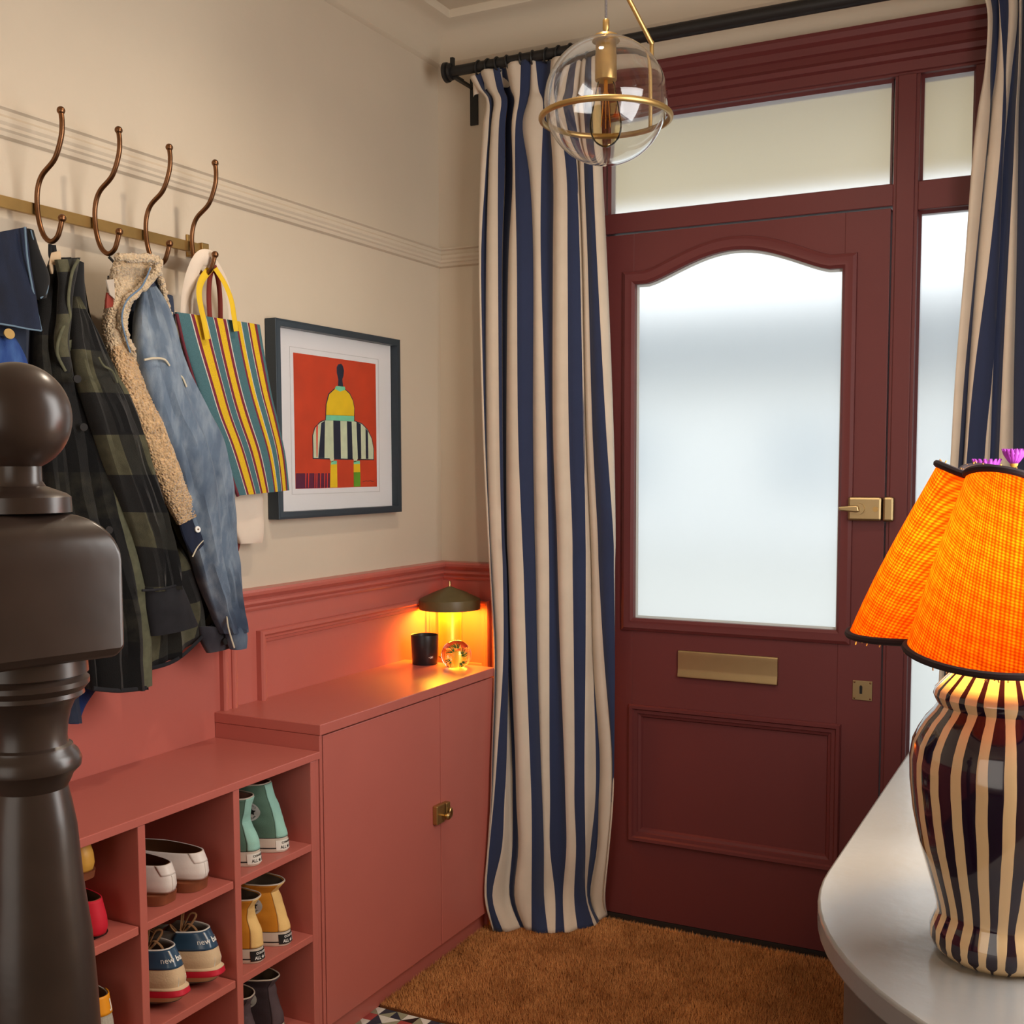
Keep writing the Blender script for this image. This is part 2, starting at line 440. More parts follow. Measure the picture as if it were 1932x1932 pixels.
obj('trim_10', mb, mat('dark_threshold', (40, 32, 28), .5), kind=S, smooth=0, label='dark timber door threshold')

# ------------------------------------------------------------------ outside the door: porch, path and the houses across the street
pave = mat('pale_concrete', (176, 176, 170), .9, noise=.08, nscale=2)
render_w = mat('pale_render', (214, 216, 216), .9)
mb = MB(); mb.box(-9, 11, .30, 22, -.25, -.13)
obj('ground', mb, pave, kind=S, smooth=0)
po = thing('porch_canopy', (.98, .9, 2.46), 'cream boarded porch canopy over the front door', 'porch')
for i in range(9):
    y0 = .125+i*.145
    obj('soffit_board', MB().box(-.4, 2.4, y0, y0+.141, 2.46, 2.48), mat('cream_soffit', (220, 196, 150), .8), po, smooth=0)
obj('roof_slab', MB().box(-.45, 2.45, .122, 1.46, 2.481, 2.60), mat('slate_grey', (90, 92, 96), .8), po, smooth=0)
ho = thing('house', (1, 17.5, -.13), 'pale rendered house with a slate roof across the street', 'house')
obj('wall', MB().box(-8, 10, 16, 20, -.13, 2.9), render_w, ho, smooth=0)
r_ = MB(); r_.prism([(15.6, 2.9), (20.4, 2.9), (18, 4.4)], lambda a, b, d: (d, a, b), -8.3, 10.3)
obj('roof', r_, mat('house_slate', (120, 128, 134), .8), ho, smooth=0)
for k in range(5):
    x = -6.5+k*3.3
    w = obj('window', MB().box(x, x+1.3, 15.95, 16.0, .9, 2.2), mat('window_dark', (176, 184, 190), .4), ho, smooth=0)
# ------------------------------------------------------------------ floor tiles and doormat
TS = .034
tile_cols = [mat('tile_white', (222, 220, 208), .35), mat('tile_navy', (48, 56, 70), .35), mat('tile_sage', (150, 150, 124), .4),
             mat('tile_black', (34, 32, 34), .35), mat('tile_red', (168, 74, 70), .4)]
TX0, TY0 = .279, -.8125
def cell(i, j):
    """colours and polygons (in cell units) of the geometric tile pattern"""
    a, b = i % 4, j % 4
    k = (a+2*b) % 4
    if j % 2 == 1 and i % 3 == 0: return [(4, [(0, 0), (1, 0), (1, 1), (0, 1)])]
    c1, c2 = [(0, 2), (1, 2), (2, 1), (0, 1)][k]
    if (i+j) % 2 == 0: return [(c1, [(0, 0), (1, 0), (1, 1)]), (c2, [(0, 0), (1, 1), (0, 1)])]
    return [(c1, [(0, 0), (1, 0), (0, 1)]), ((c2 if k != 3 else 3), [(1, 0), (1, 1), (0, 1)])]
def tile_geom(mb, poly, x, y, h):
    s = np.array(poly, float); c = s.mean(0); s = c+(s-c)*.965
    fn = lambda p, q, d: (x+p*TS, y-q*TS, d)
    mb.prism([tuple(p) for p in s], fn, -.006, h)
tcache = {}
rest = [MB() for _ in tile_cols]
n_t = 0
for j in range(24):
    for i in range(38):
        for ci, poly in cell(i, j):
            x, y = TX0+i*TS, TY0-j*TS
            if i < 13 and j < 13 and n_t < 296:
                key = (ci, tuple(poly))
                if key not in tcache:
                    m_ = MB(); tile_geom(m_, poly, 0, 0, 0)
                    o = obj('tile', m_, tile_cols[ci], None, smooth=0, loc=(0, 0, 0)); tcache[key] = o; first = True
                else:
                    o = tcache[key].copy(); COL.objects.link(o)
                o.parent = floor
                fo = ORG[floor.name]
                o.location = (x-fo[0], y-fo[1], 0-fo[2]+random.uniform(-.0003, .0003))
                n_t += 1
            else: tile_geom(rest[ci], poly, x, y, 0)
allr = MB()
for ci, r_ in enumerate(rest): allr.add(r_.v, r_.f, ci)
obj('tile_field', allr, tile_cols, floor, smooth=0, kind='stuff')

coir = mat('coir_base', (120, 70, 30), .95, noise=.25, nscale=9)
mt = thing('doormat', (1.0, -.42, 0), 'thick brown coir doormat filling the space inside the front door', 'doormat')
MX0, MX1, MY0, MY1 = .292, 1.60, -.808, -.035
obj('mat_base', MB().box(MX0, MX1, MY0, MY1, -.005, .004), coir, mt, smooth=0)
def pile(n):
    x = rng.uniform(MX0, MX1, n); y = rng.uniform(MY0, MY1, n)
    a = rng.uniform(0, 2*math.pi, n); l = rng.uniform(.008, .015, n); w = rng.uniform(.0006, .0012, n)
    lean = rng.uniform(.1, .9, n)
    dx, dy = np.cos(a), np.sin(a)
    b0 = np.stack([x-dy*w, y+dx*w, np.full(n, .003)], 1); b1 = np.stack([x+dy*w, y-dx*w, np.full(n, .003)], 1)
    tip = np.stack([x+dx*l*lean, y+dy*l*lean, .003+l*np.sqrt(1-.5*lean**2)], 1)
    V = np.stack([b0, b1, tip], 1).reshape(-1, 3)
    return V
V = pile(170000)
fl = bpy.data.meshes.new('coir_pile')
nf = len(V)//3
fl.vertices.add(len(V)); fl.vertices.foreach_set('co', (V-np.array([1.0, -.42, 0])).ravel())
fl.loops.add(len(V)); fl.loops.foreach_set('vertex_index', np.arange(len(V)))
fl.polygons.add(nf); fl.polygons.foreach_set('loop_start', np.arange(0, len(V), 3)); fl.polygons.foreach_set('loop_total', np.full(nf, 3))
fl.update()
pm_ = bpy.data.materials.new('coir_fibre'); pm_.use_nodes = True
N_, L_ = pm_.node_tree.nodes, pm_.node_tree.links
b_ = N_['Principled BSDF']; b_.inputs['Roughness'].default_value = .85
tc_ = N_.new('ShaderNodeTexCoord'); nz = N_.new('ShaderNodeTexNoise'); nz.inputs['Scale'].default_value = 6; nz.inputs['Detail'].default_value = 8; nz.inputs['Roughness'].default_value = .8
rp = N_.new('ShaderNodeValToRGB'); rp.color_ramp.elements[0].position = .3; rp.color_ramp.elements[1].position = .72
rp.color_ramp.elements[0].color = (*lin((164, 98, 42)), 1); rp.color_ramp.elements[1].color = (*lin((238, 172, 104)), 1)
L_.new(tc_.outputs['Object'], nz.inputs['Vector']); L_.new(nz.outputs[0], rp.inputs[0]); L_.new(rp.outputs[0], b_.inputs['Base Color'])
fl.materials.append(pm_)
po_ = bpy.data.objects.new('coir_pile', fl); COL.objects.link(po_); po_.parent = mt; po_['kind'] = 'stuff'

# ------------------------------------------------------------------ shoe bench and cupboard
XF = .319
bench = thing('shoe_bench', (.16, -1.62, 0), 'low terracotta shoe bench with open pigeonholes under the coats', 'shoe bench')
BY0 = -2.165
obj('bench_top', MB().box(WT, XF+.002, BY0, -1.0785, .7115, .729), terra, bench, smooth=0, bevel=.0016)
for yc in (-1.1025, -1.3600, -1.6215, -1.8830, -2.1445):
    obj('upright', MB().box(WT+.008, XF, yc-.0092, yc+.0092, .0, .7110), terra, bench, smooth=0, bevel=.0014)
for k in range(4):
    yb, ya = (-1.1025-.262*k-.0094+.0008*k), (-1.1025-.262*(k+1)+.0094+.002)
    for zt_ in (.5215, .3085, .0955):
        obj('shelf', MB().box(WT+.008, XF-.001, ya, yb, zt_-.0165, zt_), terra, bench, smooth=0, bevel=.0014)
obj('back_board', MB().box(WT+.001, WT+.007, BY0, -1.094, .0, .711), terra, bench, smooth=0)
obj('filler_strip', MB().box(XF-.03, XF-.002, -1.0915, -1.0795, 0, .711), terra, bench, smooth=0, bevel=.001)
obj('plinth', MB().box(XF-.05, XF-.03, BY0, -1.094, 0, .078), terra, bench, smooth=0)

cab = thing('cupboard', (.16, -.66, 0), 'terracotta cupboard with two flat doors beside the curtain', 'cupboard')
CY1 = -.237
obj('cupboard_top', MB().box(WT, XF+.004, -1.0785, CY1, .7655, .7905), terra, cab, smooth=0, bevel=.0018)
obj('side_panel', MB().box(WT+.001, XF, -1.0775, -1.0675, 0, .765), terra, cab, smooth=0, bevel=.001)
obj('side_panel', MB().box(WT+.001, XF-.02, CY1-.012, CY1-.002, 0, .765), terra, cab, smooth=0)
obj('back_panel', MB().box(WT+.001, WT+.006, -1.067, CY1-.013, 0, .765), terra, cab, smooth=0)
obj('base_board', MB().box(WT+.007, XF-.02, -1.067, CY1-.013, .07, .085), terra, cab, smooth=0)
obj('plinth', MB().box(XF-.048, XF-.030, -1.067, CY1-.004, 0, .069), terra, cab, smooth=0)
d1 = obj('cupboard_door', MB().box(XF-.018, XF, -1.0635, -.5455, .0665, .7615), terra, cab, smooth=0, bevel=.0014)
d2 = obj('cupboard_door', MB().box(XF-.018, XF, -.5425, -.2385, .0665, .7615), terra, cab, smooth=0, bevel=.0014)
lt = MB(); lt.box(XF, XF+.016, -.588, -.549, .416, .468)
obj('latch_case', lt, brass, d1, smooth=0, bevel=.003)
obj('latch_knob', MB().lathe([(.004, 0), (.004, .010), (.009, .016), (.010, .022), (.007, .027), (.0005, .029)], seg=18), brass_bright, d1)
kn = d1.children[-1]
kn.rotation_euler = (0, math.pi/2, 0)
kn.location = Vector((XF+.014, -.564, .438))-Vector(ORG[cab.name]); 
kp2 = MB(); kp2.box(XF, XF+.018, -.5415, -.522, .418, .466)
obj('latch_keep', kp2, brass, d2, smooth=0, bevel=.003)
obj('latch_thumb', MB().ball((XF+.024, -.5315, .438), .010, 16, 10, sc=(.5, .9, 1.5)), brass_bright, d2)
# the latch knob mesh is around its own origin
kn_me = kn.data
for v_ in kn_me.vertices: v_.co += Vector(ORG[cab.name])

# ------------------------------------------------------------------ console table on the right
tt = mat('pale_grey_tabletop', (142, 142, 140), .24, noise=.06, nscale=4, bump=.10, bscale=55, spec=.6)
tb = mat('grey_table_body', (92, 88, 84), .5, noise=.05)
console = thing('console_table', (1.85, -1.2, 0), 'grey console table with rounded end against the right wall', 'console table')
def table_poly(inset, yb=-.40):
    x0 = 1.581+inset; R = .519-inset
    pts = [(RIGHT-.004, yb-inset), (x0+.02, yb-inset), (x0, yb-.02-inset), (x0, -1.6)]
    pts += [(RIGHT-R*math.cos(t), -1.6-R*math.sin(t)) for t in np.linspace(.06, math.pi/2, 22)]
    pts = [(min(a, RIGHT-.004), b) for a, b in pts]
    return pts
xyz = lambda a, b, d: (a, b, d)
obj('table_top', MB().prism(table_poly(0), xyz, .790, .82), [tt], console, smooth=.5, bevel=.004)
obj('table_body', MB().prism(table_poly(.035), xyz, .0, .789), tb, console, smooth=.5)
mb = MB(); mb.prism(table_poly(.022), xyz, .765, .7895); obj('apron_bead', mb, tb, console, smooth=.5)

# ------------------------------------------------------------------ curtain pole
pole = thing('curtain_pole', (.85, -.12, 2.56), 'black curtain pole with end finials above the front door', 'curtain pole')
pz = 2.562
obj('pole', MB().tube([(.12, -.12, pz), (.76, -.12, pz)], .0150, 18), black_iron, pole)
obj('outer_pole', MB().tube([(.745, -.12, pz), (2.09, -.12, pz)], .0195, 20), black_iron, pole)
fin = MB().lathe([(.0150, 0), (.024, .002), (.0255, .010), (.020, .013), (.0285, .016), (.0295, .025), (.022, .029), (0.001, .030)], seg=24)
fv = np.array(fin.v)
f2_ = MB(); f2_.add(np.stack([.124-fv[:, 2], -.12+fv[:, 0], pz+fv[:, 1]], 1), fin.f)
obj('finial', f2_, black_iron, pole)
br = MB(); br.box(.1175, .1445, -.006, 0, 2.434, 2.575); br.box(.124, .138, -.12, -.005, 2.540, 2.547)
obj('bracket', br, black_iron, pole, smooth=0, bevel=.001)
br = MB(); br.box(.118, .128, -.126, -.114, 2.56, 2.602); br.box(.118, .128, -.126, -.06, 2.548, 2.556)
obj('clamp', br, black_iron, pole, smooth=0)
for k, x in enumerate((.212, .245, .278, .312, .355, .392, .436, .475, .515, .556)):
    r_ = MB(); tt_ = np.linspace(0, 2*math.pi, 20, endpoint=False)
    r_.tube([(x+.003*math.sin(t+k), -.12+.0195*math.cos(t), pz-.003+.0195*math.sin(t)) for t in tt_], .0028, 8, closed=True)
    o = obj('curtain_ring', r_, black_iron, label='black curtain ring on the pole above the left striped curtain', cat='curtain ring', group='rings of the left curtain')
for k, x in enumerate((1.64, 1.69, 1.74, 1.79, 1.84)):
    r_ = MB()
    r_.tube([(x, -.12+.0195*math.cos(t), pz-.003+.0195*math.sin(t)) for t in tt_], .0028, 8, closed=True)
    obj('curtain_ring', r_, black_iron, label='black curtain ring on the pole above the right striped curtain', cat='curtain ring', group='rings of the right curtain')

# ------------------------------------------------------------------ curtains
def cloth_mat(name, rgb, dark=.85, scale=900):
    m = mat(name, rgb, .9, noise=.05, nscale=12, bump=.12, bscale=scale, sheen=.15)
    return m
navy = cloth_mat('navy_linen', (36, 45, 74))
cream = cloth_mat('cream_linen', (204, 187, 167))
def curtain(name, rows, colours, label, fo, zfloor):
    """rows: (v list or value, [u...], y left, y right); fo: fold depth per boundary"""
    nb = len(rows[0][1]); P = []
    for r, (v, us, yl, yr) in enumerate(rows):
        us = np.array(us, float); vs = np.full(nb, v, float) if np.isscalar(v) else np.array(v, float)
        s = (us-us[0])/(us[-1]-us[0]+1e-9)
        amp = 1. if 0 < r else .35
        line = []
        for k in range(nb):
            if zfloor is not None and r == len(rows)-1 and yl is None: p = at(us[k], vs[k], 2, zfloor)
            else: p = at(us[k], vs[k], 1, yl+(yr-yl)*s[k]+fo[k]*amp)
            line.append(p)
        P.append(line)
    P = np.array(P)
    # refine down the cloth (splines) and across (each stripe bellies out a little)
    R = 70
    Q = np.stack([spline(P[:, k], R) for k in range(nb)], 1)
    sub = 4; cols = []; mi = []
    for k in range(nb-1):
        w = np.linalg.norm(Q[:, k+1]-Q[:, k], axis=1)
        for q in range(sub):
            t = q/sub
            c = Q[:, k]*(1-t)+Q[:, k+1]*t
            belly = np.sin(math.pi*t)*np.minimum(.30*w, .016)*(1 if colours[k] == 0 else -.9 if k % 4 == 1 else .7)
            c = c.copy(); c[:, 1] -= belly
            cols.append(c); mi.append(colours[k])
    cols.append(Q[:, -1])
    G = np.stack(cols, 1)
    rr = np.linspace(0, 1, R)[:, None]
    G[:, :, 1] += .0022*np.sin(9*rr+np.arange(G.shape[1])*.9)*np.clip(rr*3, 0, 1)
    G[:, :, 2] = np.maximum(G[:, :, 2], .0085)
    mb = MB(); mb.grid(G, mi)
    return G, mb
rowsL = [
 ([147, 141, 136, 130, 128, 128, 126, 114, 113, 113, 113, 106, 102, 99, 99, 97, 95, 92], [887,896,907,930,942,943,955,983,1002,1010,1040,1062,1078,1090,1090.5,1100,1112,1124], -.128, -.128),
 (168, [900,909,918,938,950,950.5,964,981,1000,1016,1036,1055,1075,1088,1088.5,1099,1114,1128], -.125, -.125),
 (191, [918,923,931,946,957,957.5,972,979,996,1024,1032,1049,1072,1085,1085.5,1097,1115,1132], -.13, -.125),
 (240, [911,922,926,941,953,953.5,967,972,986,1024,1038,1058,1080,1090,1090.5,1100,1117,1134], -.13, -.125),
 (340, [906,915,921,939,952,952.5,969,972,1000,1021,1044,1070,1089,1095,1095.5,1103,1120,1137], -.125, -.12),
 (500, [906,907,918,939,947,947.5,959.5,975.4,1006,1021,1043,1071.5,1094.7,1101,1101.5,1109,1127.5,1145], -.13, -.115),
 (800, [912.5,913,917.4,941.3,948,948.5,955.5,977.7,1005,1030.8,1043,1073.2,1102,1106,1106.5,1117,1143.4,1156.7], -.15, -.11),
 (1000, [921.5,921.7,922,946,951,951.5,956,985,1008,1035,1050.6,1079.5,1105,1114,1114.5,1127,1156.7,1161], -.18, -.10),
 (1080, [925.5,925.7,926,949,955,955.5,959,988.4,1010.5,1036,1053,1080,1105.6,1116,1116.5,1130,1158,1160], -.20, -.095),
 (1243, [933.5,933.7,934,950,958,958.5,964,993,1014,1036,1058,1082,1105,1118,1118.5,1140,1159.5,1160], -.245, -.09),
 (1420, [929,929.5,930,939,955,966,972,999,1020,1036,1065,1083.5,1103,1123.6,1131,1155,1158,1158.5], -.275, -.08),
 (1513, [927,927.5,928,932,951,967,975,1002,1024,1037,1067.7,1083.5,1103,1122.7,1129,1154,1156,1156.5], -.285, -.075),
 (1600, [922,922.3,922.7,923.3,946.6,966,979,1002.5,1026.7,1037,1069,1087,1104,1114,1126,1147,1149,1149.5], -.30, -.07),
 (1690, [917,917.3,917.7,918,929,960.5,971.7,1002,1026.7,1047,1062,1083.5,1104,1107.8,1113,1139.5,1141,1141.5], -.318, -.05),
 ([1756,1756,1756,1757,1757,1751,1750,1756,1760,1760,1760,1752,1747,1744,1736,1728,1727,1727], [931,931.3,931.7,932,950,981,990,1003,1034,1048,1065,1090,1120,1127,1128,1144,1145,1145.5], None, None)]
colL = [0, 1]*8+[0]
foL = [.02, .0, .022, .0, .012, .05, .02, -.008, .018, .012, .0, -.008, .0, .026, .03, .0, -.012, .012]
G, mb = curtain('curtain', rowsL, colL, '', foL, .010)
cu = thing('curtain', (.42, -.15, .01), 'navy and cream striped curtain between the cupboard and the front door', 'curtain', 'striped door curtains')
obj('curtain_cloth', mb, [cream, navy], cu, solid=.0016, recalc=False, smooth=1.2)
hdr = MB(); top_ = G[0].copy(); top_[:, 1] += .016
low = top_.copy(); low[:, 2] -= .05; low[:, 1] += .003
hdr.grid([top_, low]); obj('heading_tape', hdr, cream, cu, solid=.001, smooth=1.2)
rowsR = [
 (-40, [1846,1858,1880,1882,1900,1918,1922,1928,1950,1975,2000], -.128, -.128),
 (25, [1863,1872,1886,1887,1903,1921,1924,1929,1950,1975,2000], -.128, -.128),
 (130, [1858,1868,1880,1893,1898,1909,1921,1926,1955,1980,2005], -.125, -.125),
 (210, [1845,1867,1869,1891,1898,1901,1916,1922,1955,1980,2010], -.12, -.125),
 (310, [1834,1858,1860,1885,1892,1892.5,1912,1921,1957,1985,2015], -.12, -.125),
 (500, [1820,1839,1843,1865,1884,1884.5,1902,1918,1958,1985,2015], -.12, -.13),
 (700, [1803,1820,1828,1839,1873,1873.5,1892,1913,1955,1985,2015], -.12, -.13),
 (870, [1793,1808,1818,1824,1857,1867,1885,1911,1952,1985,2015], -.12, -.13),
 (1270, [1772,1781,1790,1797,1835,1850,1870,1905,1950,1985,2015], -.12, -.13),
 (1780, [1745,1756,1768,1778,1820,1838,1862,1898,1946,1985,2015], -.12, -.13)]
foR = [-.01, .006, .022, .0, .012, .026, .004, .03, -.005, .02, .0]
G, mb = curtain('curtain', rowsR, [0, 1]*5, '', foR, None)
cu2 = thing('curtain', (1.7, -.12, .01), 'navy and cream striped curtain over the side light behind the lit table lamp', 'curtain', 'striped door curtains')
zmin = G[-1, :, 2].min()
obj('curtain_cloth', mb, [cream, navy], cu2, solid=.0016, recalc=False, smooth=1.2)

# ------------------------------------------------------------------ newel post
wood = mat('dark_stained_wood', (60, 48, 42), .30, noise=.25, nscale=14, bump=.10, bscale=25, spec=.6)
NX, NY = 1.2387, -2.6148
newel = thing('newel_post', (NX, NY, 0), 'dark stained turned newel post with a ball finial', 'newel post')
cc = (NX, NY, 0)
obj('ball_finial', MB().lathe([(.012, 1.374)]+[(.0355*math.sin(t), 1.4135-.0372*math.cos(t)) for t in np.linspace(.42, math.pi-.02, 26)], cc, 48), wood, newel)
obj('finial_collar', MB().lathe([(.0145, 1.382), (.0148, 1.3695), (.017, 1.366), (.0235, 1.3635), (.030, 1.3610), (.0332, 1.3585), (.0335, 1.351), (.0335, 1.348)][::-1], cc, 48), wood, newel)
# square block with rounded shoulders
blk = MB(); H = .0485; ang = math.radians(-13.5); ca, sa = math.cos(ang), math.sin(ang)
def rot(x, y): return (NX+x*ca-y*sa, NY+x*sa+y*ca)
side = []
n_ = 10
shape = [(-H, 1.2535)]+[(-H, 1.305)]+[(-H+.030*(1-math.cos(t)), 1.3135+.034*math.sin(t)) for t in np.linspace(0, math.pi/2, n_)]
shape += [(-a, b) for a, b in shape[::-1]]
lvl = [(.0290, 1.2445), (.0445, 1.2470), (H, 1.2535), (H, 1.3135)]+[(H-.030*(1-math.cos(t)), 1.3135+.034*math.sin(t)) for t in np.linspace(.15, math.pi/2, n_)]
P = []
for r_, z in lvl:
    ring = []
    k = 6
    for (a, b) in ((1, -1), (1, 1), (-1, 1), (-1, -1)):
        cr = min(.004, r_*.2)
        for t in np.linspace(-math.pi/4, math.pi/4, 4):
            base = math.atan2(b, a)
            ring.append((*rot(a*(r_-cr)+cr*math.cos(base+t), b*(r_-cr)+cr*math.sin(base+t)), z))
    P.append(ring)
blk.grid(P, 0, True); blk.cap(P[0], True); blk.cap(P[-1])
obj('square_block', blk, wood, newel, smooth=.5, bevel=.002)
sh = [(.0405, 1.247), (.0410, 1.236), (.0385, 1.2345), (.0415, 1.2315), (.0415, 1.228), (.0375, 1.2235), (.0380, 1.2205), (.0315, 1.2160), (.0285, 1.209), (.0265, 1.2005), (.0255, 1.1905), (.0262, 1.1860), (.0290, 1.1845), (.0295, 1.1825), (.0325, 1.1795), (.0348, 1.1740), (.0340, 1.1690), (.0290, 1.1640), (.0275, 1.160), (.0250, 1.155), (.0275, 1.142), (.0302, 1.126), (.0331, 1.086), (.0381, 1.045), (.0408, .9985), (.0425, .95), (.043, .90), (.041, .84), (.036, .76), (.032, .70), (.036, .685), (.037, .675), (.034, .66), (.044, .64), (.046, .60)]
obj('turned_shaft', MB().lathe(sh[::-1], cc, 48), wood, newel)
bs = MB(); c4 = [rot(a*.05, b*.05) for a, b in ((1, -1), (1, 1), (-1, 1), (-1, -1))]
bs.prism(c4, xyz, 0, .605); obj('base_block', bs, wood, newel, smooth=0, bevel=.003)

# ------------------------------------------------------------------ coat rack with hooks
rack = thing('coat_rack', (.04, -1.6, 1.80), 'brass wall bar with long double coat hooks', 'coat rack')
obj('bar', MB().box(.036, .045, -2.20, -1.101, 1.866, 1.889), brass, rack, smooth=0, bevel=.001)
for yb_ in (-1.118, -2.17):
    b_ = MB(); b_.box(.001, .006, yb_-.011, yb_+.011, 1.866, 1.914); b_.box(.001, .050, yb_-.0115, yb_+.0115, 1.8635, 1.8660)
    b_.box(.045, .050, yb_-.0115, yb_+.0115, 1.8635, 1.8915); b_.box(.001, .050, yb_-.0115, yb_+.0115, 1.889, 1.8915)
    bo = obj('bracket', b_, brass, rack, smooth=0, bevel=.001)
    obj('screw', MB().ball((.006, yb_, 1.903), .004, 12, 8, sc=(.6, 1, 1)), white_paint, bo)
hp = [(.124, 2.049), (.126, 2.029), (.122, 2.002), (.103, 1.965), (.069, 1.940), (.055, 1.916), (.0515, 1.886), (.056, 1.851), (.068, 1.824), (.086, 1.812), (.103, 1.819), (.112, 1.835), (.117, 1.850)]
for yh in (-1.5823, -1.4410, -1.3023, -1.1632, -1.772):
    pts = spline([(a, yh, b) for a, b in hp], 70)
    h = MB(); h.tube(pts, .0050, 12)
    ho_ = obj('hook', h, brass_dark, rack)
    obj('hook_tip', MB().ball((hp[0][0], yh, hp[0][1]+.003), .0078, 16, 10), brass_dark, ho_)
    obj('hook_tip', MB().ball((hp[-1][0]+.001, yh, hp[-1][1]+.003), .0078, 16, 10), brass_dark, ho_)

# ------------------------------------------------------------------ framed print
pic = thing('framed_print', (.02, -.565, 1.245), 'framed orange print of a figure in a striped skirt', 'picture')
fm = mat('blue_black_frame', (46, 56, 64), .35)
PY0, PY1, PZ0_, PZ1_ = -.857, -.286, 1.246, 1.7545
fpoly = [(PY0, PZ0_), (PY1, PZ0_), (PY1, PZ1_), (PY0, PZ1_)]
obj('frame', moulding(fpoly, left_plane(0), [(0, .002), (0, .035), (-.006, .036), (-.0185, .036), (-.0185, .012), (-.02, .011)]), fm, pic, smooth=0, bevel=.0008)
mount_m = mat('white_mount_board', (226, 222, 220), .8)
obj('mount', MB().box(.004, .012, PY0+.012, PY1-.012, PZ0_+.012, PZ1_-.012), mount_m, pic, smooth=0)
AY0, AY1, AZ0, AZ1 = -.7595, -.3835, 1.3225, 1.6770
def strip_frame(poly, o0, o1, h0, h1): return moulding(poly, left_plane(0), [(o0, h0), (o0, h1), (o1, h1), (o1, h0)])
apoly = [(AY0, AZ0), (AY1, AZ0), (AY1, AZ1), (AY0, AZ1)]
obj('mount_window', strip_frame(apoly, .0135, .0150, .0118, .0126), mat('mount_bevel', (196, 190, 186), .8), pic, smooth=0)
pr = obj('print', MB().box(.0121, .0126, AY0, AY1, AZ0, AZ1), mat('print_orange_red', (196, 62, 28), .7, noise=.10, nscale=14), pic, smooth=0)
def pq(X, Y):
    for _ in range(3): pass
    yt = 445+(527-445)*(X-318)/(987-318); yb2 = 1530+(1503-1530)*(X-345)/(1003-345)
    q = (Y-yt)/(yb2-yt)
    xl = 318+(345-318)*q; xr = 987+(1003-987)*q
    p = (X-xl)/(xr-xl)
    p = p*(1+.06*(1-p))   # perspective foreshortening towards the far side
    return (AY0+(AY1-AY0)*p, AZ1-(AZ1-AZ0)*q)
def patch(name, pts, m, lv):
    obj(name, MB().prism([pq(*p) for p in pts], left_plane(.0126), 0, .00015*lv), m, pr, smooth=0)
inkn = mat('print_navy', (30, 34, 52), .7); inky = mat('print_yellow', (232, 190, 24), .7, noise=.06, nscale=30)
inkm = mat('print_mint', (118, 200, 158), .7, noise=.08, nscale=40); inkc = mat('print_cream', (200, 206, 170), .7, noise=.08, nscale=40)
inkp = mat('print_plum', (92, 26, 56), .7, noise=.1, nscale=30); inkg = mat('print_green', (96, 150, 34), .7, noise=.1, nscale=40)
inkr = mat('print_red_line', (226, 66, 40), .7)
patch('skirt_outline', [(464,1290),(459,1100),(475,1036),(517,988),(560,972),(802,979),(864,999),(915,1046),(956,1118),(974,1200),(974,1292)], inkn, 1)
patch('skirt', [(470,1280),(465,1100),(480,1040),(520,995),(560,978),(800,985),(860,1005),(910,1050),(950,1120),(968,1200),(968,1285)], inkc, 2)
for s_ in ([(525,1000),(553,982),(551,1280),(505,1280)], [(618,980),(675,982),(682,1285),(625,1290)], [(730,984),(770,986),(781,1285),(738,1285)], [(812,988),(850,1005),(856,1282),(826,1285)], [(893,1036),(915,1060),(921,1282),(897,1282)]):
    patch('skirt_stripe', s_, inkn, 3)
patch('skirt_edge', [(486,1035),(500,1012),(498,1270),(492,1275)], inkr, 3)
patch('skirt_drip', [(590,1278),(628,1278),(620,1308),(605,1312)], inkc, 3)
patch('skirt_drip', [(785,1278),(825,1278),(815,1305),(795,1312)], inkc, 3)
patch('torso_outline', [(626,722),(714,724),(756,760),(786,818),(797,880),(796,985),(556,977),(558,850),(578,766)], inkn, 1)
patch('torso', [(630,728),(710,730),(750,765),(780,820),(792,880),(790,940),(562,935),(565,850),(585,770)], inky, 4)
patch('waistband', [(562,937),(790,942),(790,984),(560,976)], inkm, 4)
patch('head', [(655,531),(680,525),(695,545),(704,580),(700,620),(690,650),(698,708),(655,702),(657,650),(645,600),(643,555)], inkn, 2)
patch('collar', [(640,703),(710,708),(714,732),(672,748),(628,726)], inkm, 5)
patch('leg', [(600,1310),(650,1305),(655,1514),(598,1517)], inky, 2); patch('leg_top', [(605,1302),(650,1300),(648,1328),(602,1332)], inkm, 3)
patch('leg', [(790,1320),(845,1316),(848,1390),(790,1392)], inky, 2); patch('leg_top', [(790,1300),(843,1298),(845,1322),(790,1326)], inkm, 3)
patch('sock', [(790,1391),(848,1390),(850,1505),(792,1508)], inkg, 2)
patch('ground_block', [(345,1405),(595,1400),(597,1517),(346,1528)], inkp, 1)
for x in (412, 432, 478, 493, 520, 551, 572): patch('drip', [(x, 1400), (x+7, 1400), (x+5, 1519), (x+1, 1520)], inkr, 2)
for (a, b, c_, d_) in ((870,1465,905,1455), (905,1455,915,1462), (918,1460,950,1452), (945,1462,975,1458)): patch('signature', [(a, b), (c_, d_), (c_, d_+4), (a, b+4)], inkn, 2)
gl = obj('glazing', MB().box(.0165, .0180, PY0+.015, PY1-.015, PZ0_+.015, PZ1_-.015), mat('picture_glass', (255, 255, 255), .02, trans=1., ior=1.04), pic, smooth=0)
